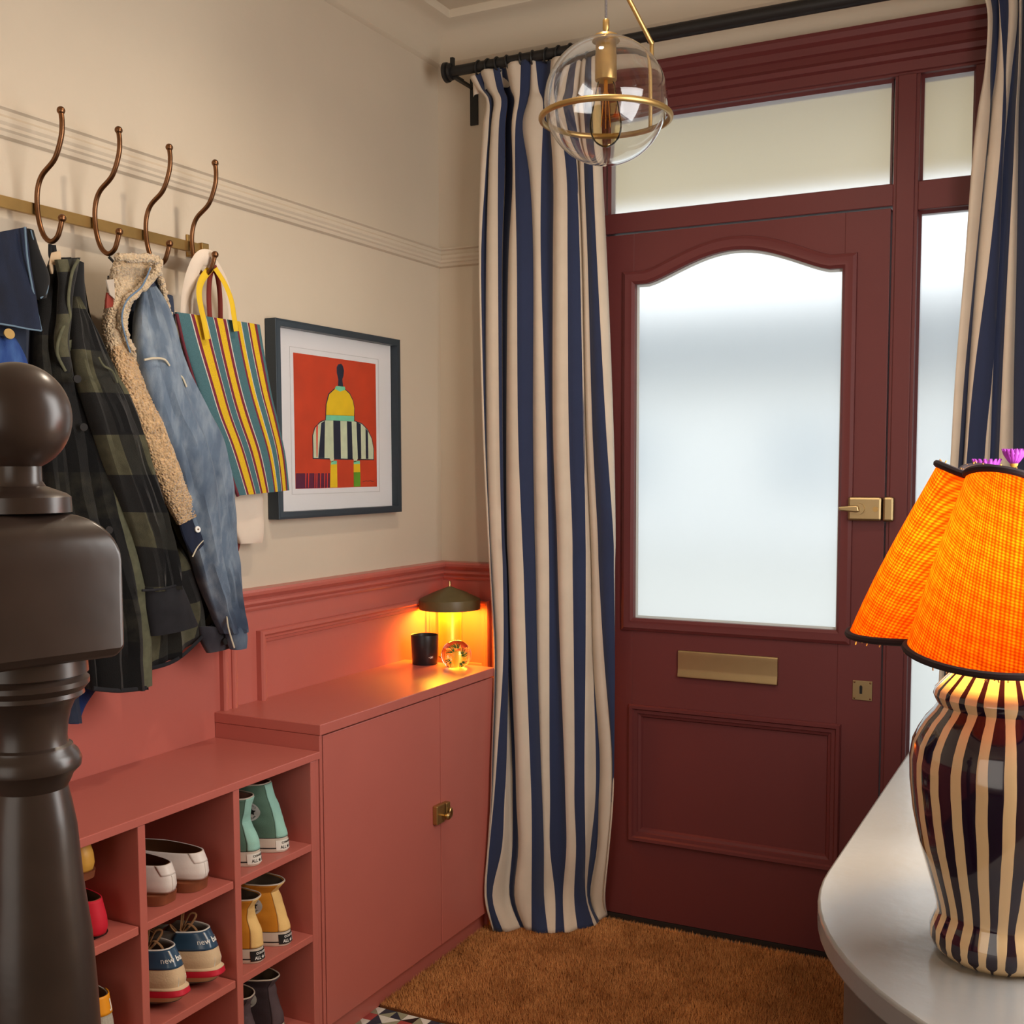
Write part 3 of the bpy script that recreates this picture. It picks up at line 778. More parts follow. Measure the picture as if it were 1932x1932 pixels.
# ------------------------------------------------------------------ pendant light
clear = mat('clear_glass', (255, 255, 255), .0, trans=1., ior=1.45)
def thin_glass(name, tint, gloss=.10):
    m = bpy.data.materials.new(name); m.use_nodes = True
    N, L = m.node_tree.nodes, m.node_tree.links; out = N['Material Output']; N.remove(N['Principled BSDF'])
    t = N.new('ShaderNodeBsdfTransparent'); t.inputs[0].default_value = (*tint, 1)
    g_ = N.new('ShaderNodeBsdfGlossy'); g_.inputs['Roughness'].default_value = .02; g_.inputs[0].default_value = (1, .95, .85, 1)
    fr = N.new('ShaderNodeLayerWeight'); fr.inputs[0].default_value = .10
    mx = N.new('ShaderNodeMixShader'); L.new(fr.outputs['Fresnel'], mx.inputs[0]); L.new(t.outputs[0], mx.inputs[1]); L.new(g_.outputs[0], mx.inputs[2]); L.new(mx.outputs[0], out.inputs[0])
    return m
amber = thin_glass('amber_bulb_glass', (.98, .90, .68))
GX, GY, GZ, GR = 1.0234, -1.0722, 2.083, .1195
pend = thing('pendant_light', (GX, GY, 1.96), 'clear glass globe pendant with a brass ring and amber bulb', 'pendant light')
g = MB()
sph = lambda r: [(r*math.sin(t), r*math.cos(t)) for t in np.linspace(.16, math.pi-.001, 44)]
pr_o = sph(GR); pr_i = sph(GR-.0022)
g.lathe(pr_o+pr_i[::-1]+[pr_o[0]], (GX, GY, GZ), 72, caps=False)
obj('globe', g, clear, pend)
rz = GZ-.032
r_ = MB(); r_.tube([(GX+.1245*math.cos(t), GY+.1245*math.sin(t), rz) for t in np.linspace(0, 2*math.pi, 90, endpoint=False)], .0058, 14, closed=True)
obj('ring', r_, brass, pend)
ax_, ay_ = 1.0735, -.9566
a_ = MB(); a_.tube([(ax_, ay_, rz+.002), (ax_, ay_, 2.222)], .0042, 12); a_.tube([(ax_, ay_, 2.220), (GX+.004, GY+.006, 2.345)], .0048, 12); a_.ball((ax_, ay_, 2.221), .0052, 12, 8)
obj('arm', a_, brass, pend)
obj('arm_joint', MB().lathe([(.007, 2.330), (.009, 2.334), (.009, 2.352), (.005, 2.358)], (GX, GY, 0), 20), brass, pend)
obj('cable', MB().tube([(GX, GY, 2.225), (GX-.001, GY, 2.5), (GX, GY, CEIL-.01)], .0028, 8), mat('grey_braided_flex', (84, 78, 78), .8, bump=.5, bscale=400), pend)
obj('ceiling_rose', MB().lathe([(.045, CEIL-.024), (.048, CEIL-.020), (.048, CEIL-.001)], (GX, GY, 0), 32), brass, pend)
obj('cap', MB().lathe([(.0055, 2.236), (.0065, 2.234), (.0065, 2.218), (.004, 2.214), (.004, 2.207), (.024, 2.205), (.027, 2.200), (.027, 2.196), (.02, 2.196), (.02, 2.172), (.021, 2.170), (.021, 2.124), (.0205, 2.122)][::-1], (GX, GY, 0), 32), brass, pend)
bp_ = [(.013, 2.124), (.0165, 2.116), (.020, 2.100), (.0245, 2.078), (.029, 2.056), (.0315, 2.040), (.0305, 2.026), (.026, 2.013), (.017, 2.003), (.008, 1.998), (.001, 1.996)]
bi_ = [(max(r-.0011, .0006), z+.0009) for r, z in bp_]
bl = MB().lathe(list(bp_)+bi_[::-1], (GX, GY, 0), 36, caps=False)
blo = obj('bulb', MB().lathe(bp_, (GX, GY, 0), 36, caps=False), amber, pend)
fl_ = MB()
for k in range(4):
    t = k*math.pi/2+.4
    fl_.tube([(GX+.004*math.cos(t), GY+.004*math.sin(t), 2.100), (GX+.009*math.cos(t), GY+.009*math.sin(t), 2.034)], .0008, 6)
fl_.tube([(GX, GY, 2.124), (GX, GY, 2.098)], .004, 8)
obj('filament', fl_, mat('filament_wire', (214, 150, 70), .3, metal=.8), blo)

dl = MB().lathe([(.030, CEIL-.004), (.044, CEIL-.006), (.046, CEIL-.003), (.046, CEIL-.0005)], (1.02, -1.22, 0), 32, caps=False)
obj('downlight', dl, white_paint, label='white recessed downlight ring in the hall ceiling beside the pendant', cat='ceiling light')

# ------------------------------------------------------------------ mushroom lamp on the cupboard
LX, LY, LZ = .1045, -.1275, .7905
ml = thing('table_lamp', (LX, LY, LZ), 'small olive metal table lamp with a conical shade, lit, on the cupboard', 'table lamp')
olive = mat('olive_metal', (92, 80, 48), .42, noise=.06, nscale=40)
gold = mat('ochre_metal_stem', (176, 150, 60), .35, metal=.6)
obj('stem', MB().lathe([(.0375, .0), (.0375, .004), (.0362, .006), (.0358, .150), (.030, .165)], (LX, LY, LZ), 40), gold, ml)
so = [(.0950, .1495), (.0952, .1765), (.094, .1805), (.050, .2015), (.006, .2185), (.004, .2190)]
si = [(.0040, .2165), (.049, .1990), (.0925, .1785), (.0935, .1765), (.0935, .1495)]
obj('shade', MB().lathe(so+si+[so[0]], (LX, LY, LZ), 56, caps=False), olive, ml)
obj('switch_pin', MB().lathe([(.0035, .217), (.0035, .234), (.0025, .2355)], (LX, LY, LZ), 14), brass_bright, ml)
cb = spline([(LX-.02, LY-.034, LZ+.003), (LX+.03, LY-.075, LZ+.003), (LX+.05, LY-.10, LZ+.003), (LX+.02, LY-.06, LZ+.003)][:3], 16)
obj('cord', MB().tube(cb, .0022, 8), mat('dark_cord', (40, 30, 26), .6), ml)
d = bpy.data.lights.new('table_lamp_led', 'AREA'); d.shape = 'DISK'; d.size = .16; d.energy = 6.6; d.color = (1., .42, .03)
o = bpy.data.objects.new('table_lamp_led', d); COL.objects.link(o); o.location = (LX, LY, LZ+.166); o.parent = None

# black candle tumbler and glass paperweight
CX, CY = .1045, -.2765
can = thing('candle', (CX, CY, LZ), 'black glass candle tumbler on the cupboard beside the small lamp', 'candle')
blk_m = mat('matt_black_glass', (30, 26, 28), .35)
pts = [(.0365, .0), (.0378, .002), (.0416, .087), (.0412, .0885), (.0395, .087), (.0375, .060)]
obj('tumbler', MB().lathe(pts, (CX, CY, LZ), 48), blk_m, can)
obj('wax', MB().lathe([(.0370, .052), (.0372, .064), (.001, .066)], (CX, CY, LZ), 40), mat('dark_wax', (58, 52, 52), .5), can)
tx = MB()
vd = math.atan2(CAM_LOC[1]-CY, CAM_LOC[0]-CX)
for k, (da, dz, w_, h_) in enumerate(((.34, .024, .004, .0012), (.42, .0245, .0012, .006), (.46, .022, .004, .0012), (.52, .0245, .003, .005), (.60, .0245, .0012, .006), (.63, .027, .003, .0012), (.63, .0225, .003, .0012))):
    th = vd+da
    c_ = np.array([CX+.0392*math.cos(th), CY+.0392*math.sin(th), LZ+dz]); e1 = np.array([-math.sin(th), math.cos(th), 0])*w_/2; e2 = np.array([0, 0, h_/2])
    n_v = np.array([math.cos(th), math.sin(th), 0])*.0007
    tx.add([c_-e1-e2+n_v, c_+e1-e2+n_v, c_+e1+e2+n_v, c_-e1+e2+n_v], [(0, 1, 2, 3)])
obj('printed_mark', tx, mat('mark_white', (220, 214, 206), .6), can, smooth=0)
WX, WY, WR = .2175, -.2825, .0445
pw = thing('paperweight', (WX, WY, LZ), 'round glass paperweight with green leaf inside on the cupboard', 'paperweight')
tcut = math.acos((.0365)/WR)
prof = [(.001, 0), (WR*math.sin(tcut), 0)]+[(WR*math.sin(t), .0365-WR*math.cos(t)) for t in np.linspace(tcut+.05, math.pi-.02, 30)]
obj('glass_ball', MB().lathe(prof, (WX, WY, LZ), 56), mat('paperweight_glass', (255, 252, 235), .0, trans=1., ior=1.34), pw)
leafm = mat('inclusion_green', (58, 120, 52), .5); swirl = mat('inclusion_yellow', (226, 196, 90), .5)
vx, vy = math.cos(vd), math.sin(vd); rx_, ry_ = -vy, vx
def loc_(a, b, d_=0): return (WX+rx_*a+vx*d_, WY+ry_*a+vy*d_, LZ+.037+b)
for (c0, c1, a0, R_) in ((-.006, .004, 2.2, .020), (.008, .000, .2, .019), (.000, .012, 1.4, .016), (-.010, -.012, 3.6, .017), (.010, -.014, 5.2, .017)):
    for k in range(7):
        t = a0-.9+.3*k
        s_ = [loc_(c0+.004*math.cos(t), c1+.004*math.sin(t), .006), loc_(c0+R_*.6*math.cos(t+.12), c1+R_*.6*math.sin(t+.12), .009), loc_(c0+R_*math.cos(t+.35), c1+R_*.95*math.sin(t+.35), .002)]
        q_ = [p for p in s_ if (p[0]-WX)**2+(p[1]-WY)**2+(p[2]-LZ-.0365)**2 < (WR-.005)**2 and p[2] > LZ+.004]
        if len(q_) > 1: obj('leaf_blade', MB().tube(spline(s_, 8) if len(q_) == 3 else q_, [.0004]+[.0013]*6+[.0004] if len(q_) == 3 else .0008, 6), leafm if k % 3 else swirl, pw)

# ------------------------------------------------------------------ striped table lamp on the console
KX, KY, KZ = 1.8143, -1.784, .82
kl = thing('table_lamp', (KX, KY, KZ), 'lit table lamp with orange woven scalloped shade on striped ceramic base', 'table lamp')
def stripe_mat():
    m = bpy.data.materials.new('striped_glaze'); m.use_nodes = True
    N, L = m.node_tree.nodes, m.node_tree.links; b = N['Principled BSDF']
    b.inputs['Roughness'].default_value = .10; b.inputs['Coat Weight'].default_value = .5; b.inputs['Specular IOR Level'].default_value = .6
    uv = N.new('ShaderNodeUVMap'); sp = N.new('ShaderNodeSeparateXYZ'); L.new(uv.outputs[0], sp.inputs[0])
    tc = N.new('ShaderNodeTexCoord')
    nz = N.new('ShaderNodeTexNoise'); nz.inputs['Scale'].default_value = 9; nz.inputs['Detail'].default_value = 2
    L.new(tc.outputs['Object'], nz.inputs['Vector'])
    def mth(op, a, b_=None):
        n = N.new('ShaderNodeMath'); n.operation = op
        for i, x in enumerate((a, b_)):
            if x is None: continue
            if isinstance(x, (int, float)): n.inputs[i].default_value = x
            else: L.new(x, n.inputs[i])
        return n.outputs[0]
    wob = mth('MULTIPLY', mth('SUBTRACT', nz.outputs[0], .5), 2.2)
    s = mth('SINE', mth('ADD', mth('MULTIPLY', sp.outputs[0], 2*math.pi*23), wob))
    # dark bands fatten to drops near the foot and thin out to points in the neck
    mr = N.new('ShaderNodeValToRGB'); e = mr.color_ramp.elements
    e[0].position = 0.; e[0].color = (.95,)*3+(1,); e[1].position = 1.; e[1].color = (.86,)*3+(1,)
    for p_, c_ in ((.06, .92), (.09, .34), (.13, .36), (.17, .55), (.22, .66), (.30, .60), (.45, .44), (.58, .36), (.68, .45), (.74, .62), (.80, .72)):
        x = e.new(p_); x.color = (c_,)*3+(1,)
    L.new(sp.outputs[1], mr.inputs[0])
    thr = mth('SUBTRACT', mth('MULTIPLY', mr.outputs[0], 2.), 1.)
    k = mth('GREATER_THAN', s, thr)
    mx = N.new('ShaderNodeMix'); mx.data_type = 'RGBA'
    mx.inputs[6].default_value = (*lin((226, 196, 150)), 1); mx.inputs[7].default_value = (*lin((30, 14, 36)), 1)
    L.new(k, mx.inputs[0]); L.new(mx.outputs[2], b.inputs['Base Color'])
    return m
vp = [(.060, 0), (.066, .004), (.0715, .010), (.0747, .0185), (.0745, .0305), (.0700, .042), (.0672, .050), (.0690, .060), (.0730, .0745), (.0820, .105), (.0899, .130), (.0965, .165), (.1003, .1985), (.1012, .225), (.0985, .2445), (.0925, .258), (.0851, .2705), (.0760, .281), (.0713, .2885), (.0745, .294), (.0767, .2995), (.0750, .306), (.068, .314), (.0532, .3295), (.0478, .335), (.040, .338)]
obj('vase_base', MB().lathe(vp, (KX, KY, KZ), 128), stripe_mat(), kl)
obj('lamp_neck', MB().lathe([(.016, .335), (.016, .375), (.012, .380)], (KX, KY, KZ), 20), brass, kl)
obj('bulb', MB().ball((KX, KY, KZ+.435), .030, 24, 16), thin_glass('lamp_bulb_glass', (1., .95, .85)), kl)
def shade_mat():
    m = bpy.data.materials.new('orange_woven_cloth'); m.use_nodes = True
    N, L = m.node_tree.nodes, m.node_tree.links; out = N['Material Output']; N.remove(N['Principled BSDF'])
    uv0 = N.new('ShaderNodeUVMap'); uv = N.new('ShaderNodeMapping'); uv.inputs['Rotation'].default_value = (0, 0, .30); L.new(uv0.outputs[0], uv.inputs[0])
    cols = []
    def band(axis, scale, dist):
        w = N.new('ShaderNodeTexWave'); w.wave_type = 'BANDS'; w.bands_direction = axis; w.inputs['Scale'].default_value = scale
        w.inputs['Distortion'].default_value = dist; w.inputs['Detail'].default_value = 2; w.inputs['Detail Scale'].default_value = 2.5
        L.new(uv.outputs[0], w.inputs['Vector']); return w.outputs['Fac']
    a, b_ = band('X', 17, .8), band('Y', 19, .8)
    a2, b2 = band('X', 4.3, 3.), band('Y', 3.1, 3.)
    def mul(p, q, lo=.0):
        n = N.new('ShaderNodeMath'); n.operation = 'MULTIPLY'; L.new(p, n.inputs[0]); L.new(q, n.inputs[1]); return n.outputs[0]
    def rng_(p, lo):
        n = N.new('ShaderNodeMapRange'); n.inputs[3].default_value = lo; L.new(p, n.inputs[0]); return n.outputs[0]
    f = mul(mul(rng_(a, .38), rng_(b_, .38)), mul(rng_(a2, .70), rng_(b2, .70)))
    rp = N.new('ShaderNodeValToRGB'); rp.color_ramp.elements[0].color = (*lin((104, 29, 2)), 1); rp.color_ramp.elements[1].color = (*lin((160, 84, 13)), 1)
    rp.color_ramp.elements[0].position = .12; rp.color_ramp.elements[1].position = .75
    L.new(f, rp.inputs[0])
    df = N.new('ShaderNodeBsdfDiffuse'); tr = N.new('ShaderNodeBsdfTranslucent'); mx = N.new('ShaderNodeMixShader'); mx.inputs[0].default_value = .72
    L.new(rp.outputs[0], df.inputs[0]); L.new(rp.outputs[0], tr.inputs[0]); L.new(df.outputs[0], mx.inputs[1]); L.new(tr.outputs[0], mx.inputs[2]); L.new(mx.outputs[0], out.inputs[0])
    return m
NL = 5; PH = -2.345
def lobe(t):
    k = abs(math.sin((t-PH)*NL/2)); return k
def shade_pt(t, s, extra=0.):
    k = lobe(t)
    r = (.1660-.0905*s)*(.76+.27*k**.55)+extra
    z = .355+.195*s-.085*r*math.cos(t)+(.010*(k-.5)*(1 if s > .5 else -.9))*abs(2*s-1)
    r *= 1+.03*math.sin(math.pi*s)
    return (KX+r*math.cos(t), KY+r*math.sin(t), KZ+z)
n_c = 168
tt2 = np.linspace(0, 2*math.pi, n_c, endpoint=False)
P = [[shade_pt(t, s) for t in list(tt2)+[2*math.pi]] for s in np.linspace(0, 1, 16)]
UV = [[(t*.155+.06*lobe(t)*s, s*.2) for t in list(tt2)+[2*math.pi]] for s in np.linspace(0, 1, 16)]
UV = (np.array(UV)*5.).tolist()
sm = MB(); sm.grid(P, 0, False, UV)
obj('shade', sm, shade_mat(), kl, recalc=False, smooth=1.2)
pip = mat('dark_velvet_piping', (40, 24, 26), .9)
for s in (0, 1):
    obj('piping', MB().tube([shade_pt(t, s, .001) for t in tt2], .0042, 8, closed=True), pip, kl)
fr_ = mat('frayed_threads', (214, 150, 84), .9)
fm_ = MB()
for k in range(150):
    t = rng.uniform(0, 2*math.pi); s = 0 if k < 100 else 1
    p = np.array(shade_pt(t, s)); l = rng.uniform(.003, .008)*(-1 if s == 0 else .8)
    fm_.tube([p, p+np.array([rng.normal(0, .0015), rng.normal(0, .0015), l])], .0007, 4)
obj('frayed_edge', fm_, fr_, kl, kind='stuff')
d = bpy.data.lights.new('striped_lamp_bulb', 'POINT'); d.energy = 11.; d.color = (1., .58, .13); d.shadow_soft_size = .024
o = bpy.data.objects.new('striped_lamp_bulb', d); COL.objects.link(o); o.location = (KX, KY, KZ+.435)

# flowers in a vase behind the lamp
VX, VY = 1.80, -1.335
fv_ = thing('flower_vase', (VX, VY, .82), 'vase of purple daisies on the console behind the striped lamp', 'flower vase')
obj('vase', MB().lathe([(.032, 0), (.036, .004), (.044, .06), (.040, .13), (.026, .19), (.030, .215), (.027, .215), (.023, .19), (.036, .13), (.04, .06), (.03, .01), (.001, .008)], (VX, VY, .82), 36), mat('vase_white_glaze', (214, 212, 206), .2), fv_)
pur = mat('purple_petal', (150, 48, 160), .6, noise=.2, nscale=60); stemm = mat('flower_stem', (70, 110, 50), .6); eye = mat('flower_eye', (190, 150, 60), .7)
for (fx, fy, fz, tl) in ((1.7465, -1.3, 1.373, .9), (1.785, -1.3, 1.388, .75), (1.83, -1.36, 1.378, .6), (1.76, -1.39, 1.35, .8)):
    st = spline([(VX, VY, .85), (VX*.6+fx*.4, VY*.6+fy*.4, 1.12), (fx, fy, fz-.012)], 14)
    so_ = obj('stem', MB().tube(st, .0022, 8), stemm, fv_)
    pe = 15
    for k in range(pe):
        t = k*2*math.pi/pe+fx*30; c_, s_ = math.cos(t), math.sin(t)
        L_p = .026
        row = []
        for q, (w_, rr, zz) in enumerate(((.0015, .003, 0), (.0042, .010, .007), (.0046, .017, .016), (.0012, .0205, L_p*.95))):
            rr *= tl*1.1
            row.append([(fx+c_*rr-s_*w_, fy+s_*rr+c_*w_, fz-.008+zz), (fx+c_*rr*1.06, fy+s_*rr*1.06, fz-.009+zz), (fx+c_*rr+s_*w_, fy+s_*rr-c_*w_, fz-.008+zz)])
        obj('petal', MB().grid(row), pur, so_, solid=.0006)
    obj('flower_centre', MB().ball((fx, fy, fz-.006), .006, 12, 8), eye, so_)
# ------------------------------------------------------------------ shoes in the pigeonholes
def text_mesh(body, size, ink=None, bold=0.):
    c = bpy.data.curves.new('lettering', 'FONT'); c.body = body; c.size = size; c.align_x = 'CENTER'; c.align_y = 'CENTER'
    c.offset = bold; c.resolution_u = 2
    t = bpy.data.objects.new('lettering', c); COL.objects.link(t)
    me = bpy.data.meshes.new_from_object(t.evaluated_get(bpy.context.evaluated_depsgraph_get()))
    V = np.array([v.co[:] for v in me.vertices]); F = [tuple(p.vertices) for p in me.polygons]
    bpy.data.objects.remove(t); bpy.data.curves.remove(c); bpy.data.meshes.remove(me)
    return V, F
def star(r0, r1, n=5):
    return [((r0 if k % 2 == 0 else r1)*math.sin(k*math.pi/n), (r0 if k % 2 == 0 else r1)*math.cos(k*math.pi/n)) for k in range(2*n)]

class Last:
    """a shoe as stacked outlines: levels (z, length, half width, heel offset, lift of toe)"""
    def __init__(s, xh, yc, z0, levels, rz=0., pitch=0., pw=.72, n=64):
        s.xh, s.yc, s.z0, s.lv, s.rz, s.pitch, s.pw, s.n = xh, yc, z0, levels, rz, pitch, pw, n
    cr = 0.
    def lev(s, z):
        L = s.lv
        zz = [l[0] for l in L]
        return [float(np.interp(z, zz, [l[k] for l in L])) for k in range(1, 4)]
    def loc(s, t, z, out=0.):
        ln, w, off = s.lev(z)
        X = ln/2*(1-math.cos(t)); sn = math.sin(t)
        Y = w*math.copysign(abs(sn)**s.pw, sn)*(.86+.22*min(1, X/ln*1.6) if X < ln*.6 else 1.08-.25*(X/ln-.6))
        if s.cr and z > .036: out = out+s.cr*min(1., (z-.036)*40)*(mnoise((X*16+s.yc*50, Y*22, z*26))+.5*mnoise((X*45+s.yc*50, Y*50, z*60)))
        # outward normal, roughly
        nx, ny = -math.cos(t)*.9, sn
        k = math.hypot(nx, ny)
        return np.array([off+X+out*nx/k, Y+out*ny/k, z])
    def world(s, p):
        X, Y, Z = p
        cp, sp = math.cos(s.pitch), math.sin(s.pitch)
        X, Z = X*cp+Z*sp, Z*cp-X*sp
        c, q = math.cos(s.rz), math.sin(s.rz)
        return (s.xh-(X*c-Y*q), s.yc+X*q+Y*c, s.z0+Z)
    def P(s, t, z, out=0.): return s.world(s.loc(t, z, out))
    def rings(s, zs, out=0.):
        ts = np.linspace(0, 2*math.pi, s.n, endpoint=False)
        return [[s.P(t, z, out) for t in ts] for z in zs]
    def patch(s, t0, t1, zs, out, nt=12, w0=None):
        rows = []
        for i, z in enumerate(zs):
            k = 1. if w0 is None else np.interp(i/(len(zs)-1), [0, 1], w0)
            tm = (t0+t1)/2; h = (t1-t0)/2*k
            rows.append([s.P(t, z, out) for t in np.linspace(tm-h, tm+h, nt)])
        return MB().grid(rows)
    def at_arc(s, a, z):
        """outline parameter whose arc length from the heel is a"""
        ts = np.linspace(0, 1.6, 160); pts = np.array([s.loc(t, z)[:2] for t in ts])
        d = np.concatenate([[0], np.cumsum(np.linalg.norm(np.diff(pts, axis=0), axis=1))])
        return math.copysign(float(np.interp(abs(a), d, ts)), a)
    def wrap(s, V, F, a0, z0, out, slope=0.):
        return MB().add([s.P(s.at_arc(a0+v[0], z0), z0+v[1]+slope*v[0], out) for v in V], F)

black_ink = mat('black_ink', (24, 22, 22), .6); white_ink = mat('white_ink', (232, 230, 224), .6)
rubber = mat('cream_rubber', (206, 190, 172), .55, noise=.04, nscale=30)
def high_top(xh, yc, z0, canvas, strip, label, heelstyle, lean, top, lining, rz=0., group=None, patch_side=-1):
    lv = [(.0, .256, .0385, .002), (.004, .260, .0400, .0), (.032, .256, .0385, .003), (.050, .235, .0370, .006), (.070, .180, .0355, .009+lean[0]), (.092, .135, .0335, .012+lean[1]), (.118, .118, .0335, .012+lean[2]), (top, .120, .0365, .010+lean[3])]
    A = Last(xh, yc, z0, lv, rz)
    A.cr = .0042
    t_ = thing('high_top_sneaker', (xh-.14, yc, z0), label, 'sneaker', group)
    up = MB(); rg = A.rings(np.linspace(.028, top, 22)); up.grid(rg, 0, True)
    obj('canvas_upper', up, canvas, t_, solid=.0026)
    ins = MB(); rg = A.rings(np.linspace(.034, top-.001, 12), -.003); ins.grid(rg, 0, True); ins.cap(rg[0], True)
    obj('lining', ins, lining, t_)
    so = MB(); rg = A.rings([0, .002, .006, .028, .032], .0016); so.grid(rg, 0, True); so.cap(rg[0], True); so.cap(rg[-1])
    sole = obj('rubber_sole', so, rubber, t_)
    for za, zb_ in ((.0085, .0112), (.0318, .0332)):
        s_ = MB(); s_.grid(A.rings([za, zb_], .0021), 0, True); obj('sole_stripe', s_, black_ink, sole)
    obj('heel_strip', A.patch(-.42, .42, np.linspace(.033, top-.001, 26), .0022, 14, (1.15, .8)), strip, t_, solid=.0012)
    obj('top_binding', MB().tube([A.P(t, top, 0) for t in np.linspace(0, 2*math.pi, 64, endpoint=False)], .0017, 8, closed=True), rubber, t_)
    # ankle patch
    zc = .092; tc_ = patch_side*1.28
    a_c = MB(); ring_ = []
    pc = A.loc(tc_, zc)
    def on_side(a, b, out): # a along the shoe, b up
        tt_ = tc_+patch_side*a/.062
        return A.P(tt_, zc+b, out)
    R_ = .021
    dd = [[on_side(r*math.cos(t), r*math.sin(t), .0024) for t in np.linspace(0, 2*math.pi, 28, endpoint=False)] for r in (R_, R_*.66, R_*.33, R_*.02)]
    a_c.grid(dd, 0, True)
    pch = obj('ankle_patch', a_c, mat('patch_grey', (176, 172, 164), .7), t_)
    st = MB(); st.add([on_side(0, 0, .0036)]+[on_side(a-.003, b, .0034) for a, b in star(.0095, .0042)], [(0, k+1, (k+1) % 10+1) for k in range(10)])
    obj('patch_star', st, black_ink, pch)
    for body, zz in (('CONVERSE', .0145), ('ALL STAR', -.0145)):
        V_, F_ = text_mesh(body, .0062)
        k = 1 if zz > 0 else -1
        pts_ = [( (.0150+k*v[1])*math.sin(v[0]/.0150), k*(.0150+k*v[1])*math.cos(v[0]/.0150)) for v in V_]
        obj('patch_lettering', MB().add([on_side(patch_side*(-1)*0+a*1., b, .0033) for a, b in pts_], F_), black_ink, pch, smooth=0)
    # heel label on the sole
    dark = heelstyle == 'black'
    lab = A.patch(-.50, .50, np.linspace(.005, .027, 4), .0030, 16)
    lo_ = obj('heel_label', lab, black_ink if dark else mat('label_white', (226, 220, 208), .5), sole)
    ink_ = white_ink if dark else black_ink
    for body, size, zz in (('CONVERSE', .0068, .0215), ('ALL', .0098, .0115), ('STAR', .0098, .0115)):
        V_, F_ = text_mesh(body, size, bold=.0002)
        a0 = {'CONVERSE': 0, 'ALL': -.0125, 'STAR': .0145}[body]
        V_ = V_*np.array([.92 if body == 'CONVERSE' else .8, 1, 1])
        obj('label_lettering', A.wrap(V_, F_, a0, zz, .0036), ink_, lo_, smooth=0)
    sv = star(.0046, .002); obj('label_star', A.wrap([(0, 0, 0)]+[(a, b, 0) for a, b in sv], [(0, k+1, (k+1) % 10+1) for k in range(10)], -.0005, .0115, .0037), ink_, lo_, smooth=0)
    for sd in (-1, 1):
        ey = A.P(sd*1.9, top-.012, .0014); obj('eyelet', MB().ball(ey, .003, 10, 6), brass_dark, t_)
    return t_
can_g = mat('sage_canvas', (84, 112, 94), .85, bump=.2, bscale=900); can_gs = mat('mint_heel_strip', (150, 196, 180), .85, bump=.25, bscale=700)
can_m = mat('mustard_canvas', (198, 126, 26), .85, bump=.2, bscale=900); can_ms = mat('sand_heel_strip', (232, 190, 120), .85, bump=.25, bscale=700)
can_b = mat('plum_brown_canvas', (52, 38, 42), .85, bump=.2, bscale=900); can_bs = mat('grey_plum_strip', (84, 68, 72), .85, bump=.25, bscale=700)
lin_d = mat('shoe_lining_dark', (92, 78, 62), .9); lin_p = mat('shoe_lining_pink', (170, 128, 112), .9)
G1 = 'high-top sneakers in the shoe bench'
high_top(.296, -1.172, .5222, can_g, can_gs, 'sage green high-top sneaker, cupboard side of its pair', 'white', (.003, .010, .022, .034), .150, lin_p, rz=-.16, group=G1)
high_top(.300, -1.272, .5222, can_g, can_gs, 'sage green high-top sneaker, newel post side of its pair', 'white', (.008, .016, .012, .008), .146, lin_p, rz=-.10, group=G1)
high_top(.302, -1.176, .3092, can_m, can_ms, 'mustard yellow high-top sneaker, cupboard side of its pair', 'black', (.004, .012, .022, .004), .140, lin_d, rz=-.14, group=G1)
high_top(.306, -1.275, .3092, can_m, can_ms, 'mustard yellow high-top sneaker, newel post side of its pair', 'black', (.002, .010, .012, -.002), .140, lin_d, rz=-.09, group=G1)
high_top(.292, -1.192, .0962, can_b, can_bs, 'dark plum brown high-top sneaker, cupboard side of its pair', 'white', (.004, .010, .016, .004), .138, lin_d, rz=-.13, group=G1)
high_top(.300, -1.290, .0962, can_b, can_bs, 'dark plum brown high-top sneaker, newel post side of its pair', 'white', (.004, .010, .010, .0), .138, lin_d, rz=-.08, group=G1)

# white leather loafers
wl = mat('white_leather', (226, 214, 206), .42, bump=.08, bscale=120); wh = mat('stacked_leather_heel', (128, 72, 46), .5, noise=.25, nscale=30)
def loafer(xh, yc, z0, label, upper, heelm, rz=0., h=.078, heel_h=.024, name='loafer', tab=True, cat='loafer', group='white loafers'):
    lv = [(.0, .262, .034, .006), (heel_h-.002, .262, .0345, .003), (heel_h, .265, .036, .001), (heel_h+.012, .264, .0385, -.003), (heel_h+.030, .255, .0375, -.001), (h, .185, .0325, .010)]
    A = Last(xh, yc, z0, lv, rz)
    t_ = thing(name, (xh-.13, yc, z0), label, cat, group)
    rg = A.rings(np.linspace(heel_h, h, 14)); u_ = MB(); u_.grid(rg, 0, True)
    obj('leather_upper', u_, upper, t_, solid=.0022)
    s_ = MB(); rg = A.rings([heel_h-.004, heel_h+.002], .0008); s_.grid(rg, 0, True); s_.cap(rg[0], True); s_.cap(rg[-1]); obj('sole', s_, heelm, t_)
    lh = [(.0, .062, .0325, .007), (heel_h, .066, .0345, .003)]
    B = Last(xh, yc, z0, lh, rz, pw=.5); rg = B.rings(np.linspace(0, heel_h-.004, 5)); s_ = MB(); s_.grid(rg, 0, True); s_.cap(rg[0], True); s_.cap(rg[-1]); obj('heel', s_, heelm, t_)
    obj('lining', MB().grid(A.rings(np.linspace(heel_h+.004, h, 6), -.0022), 0, True), mat('tan_lining', (122, 84, 52), .8), t_)
    if tab:
        obj('heel_tab', A.patch(-.62, .62, np.linspace(h-.020, h, 6), .0016, 14, (.75, 1.)), upper, t_, solid=.001)
        obj('back_seam', A.patch(-.055, .055, np.linspace(heel_h+.002, h-.02, 10), .0013, 4), upper, t_, solid=.0012)
    return t_
loafer(.300, -1.436, .5222, 'white leather loafer, cupboard side of its pair', wl, wh, rz=-.10)
loafer(.294, -1.521, .5222, 'white leather loafer, newel post side of its pair', wl, wh, rz=-.05)

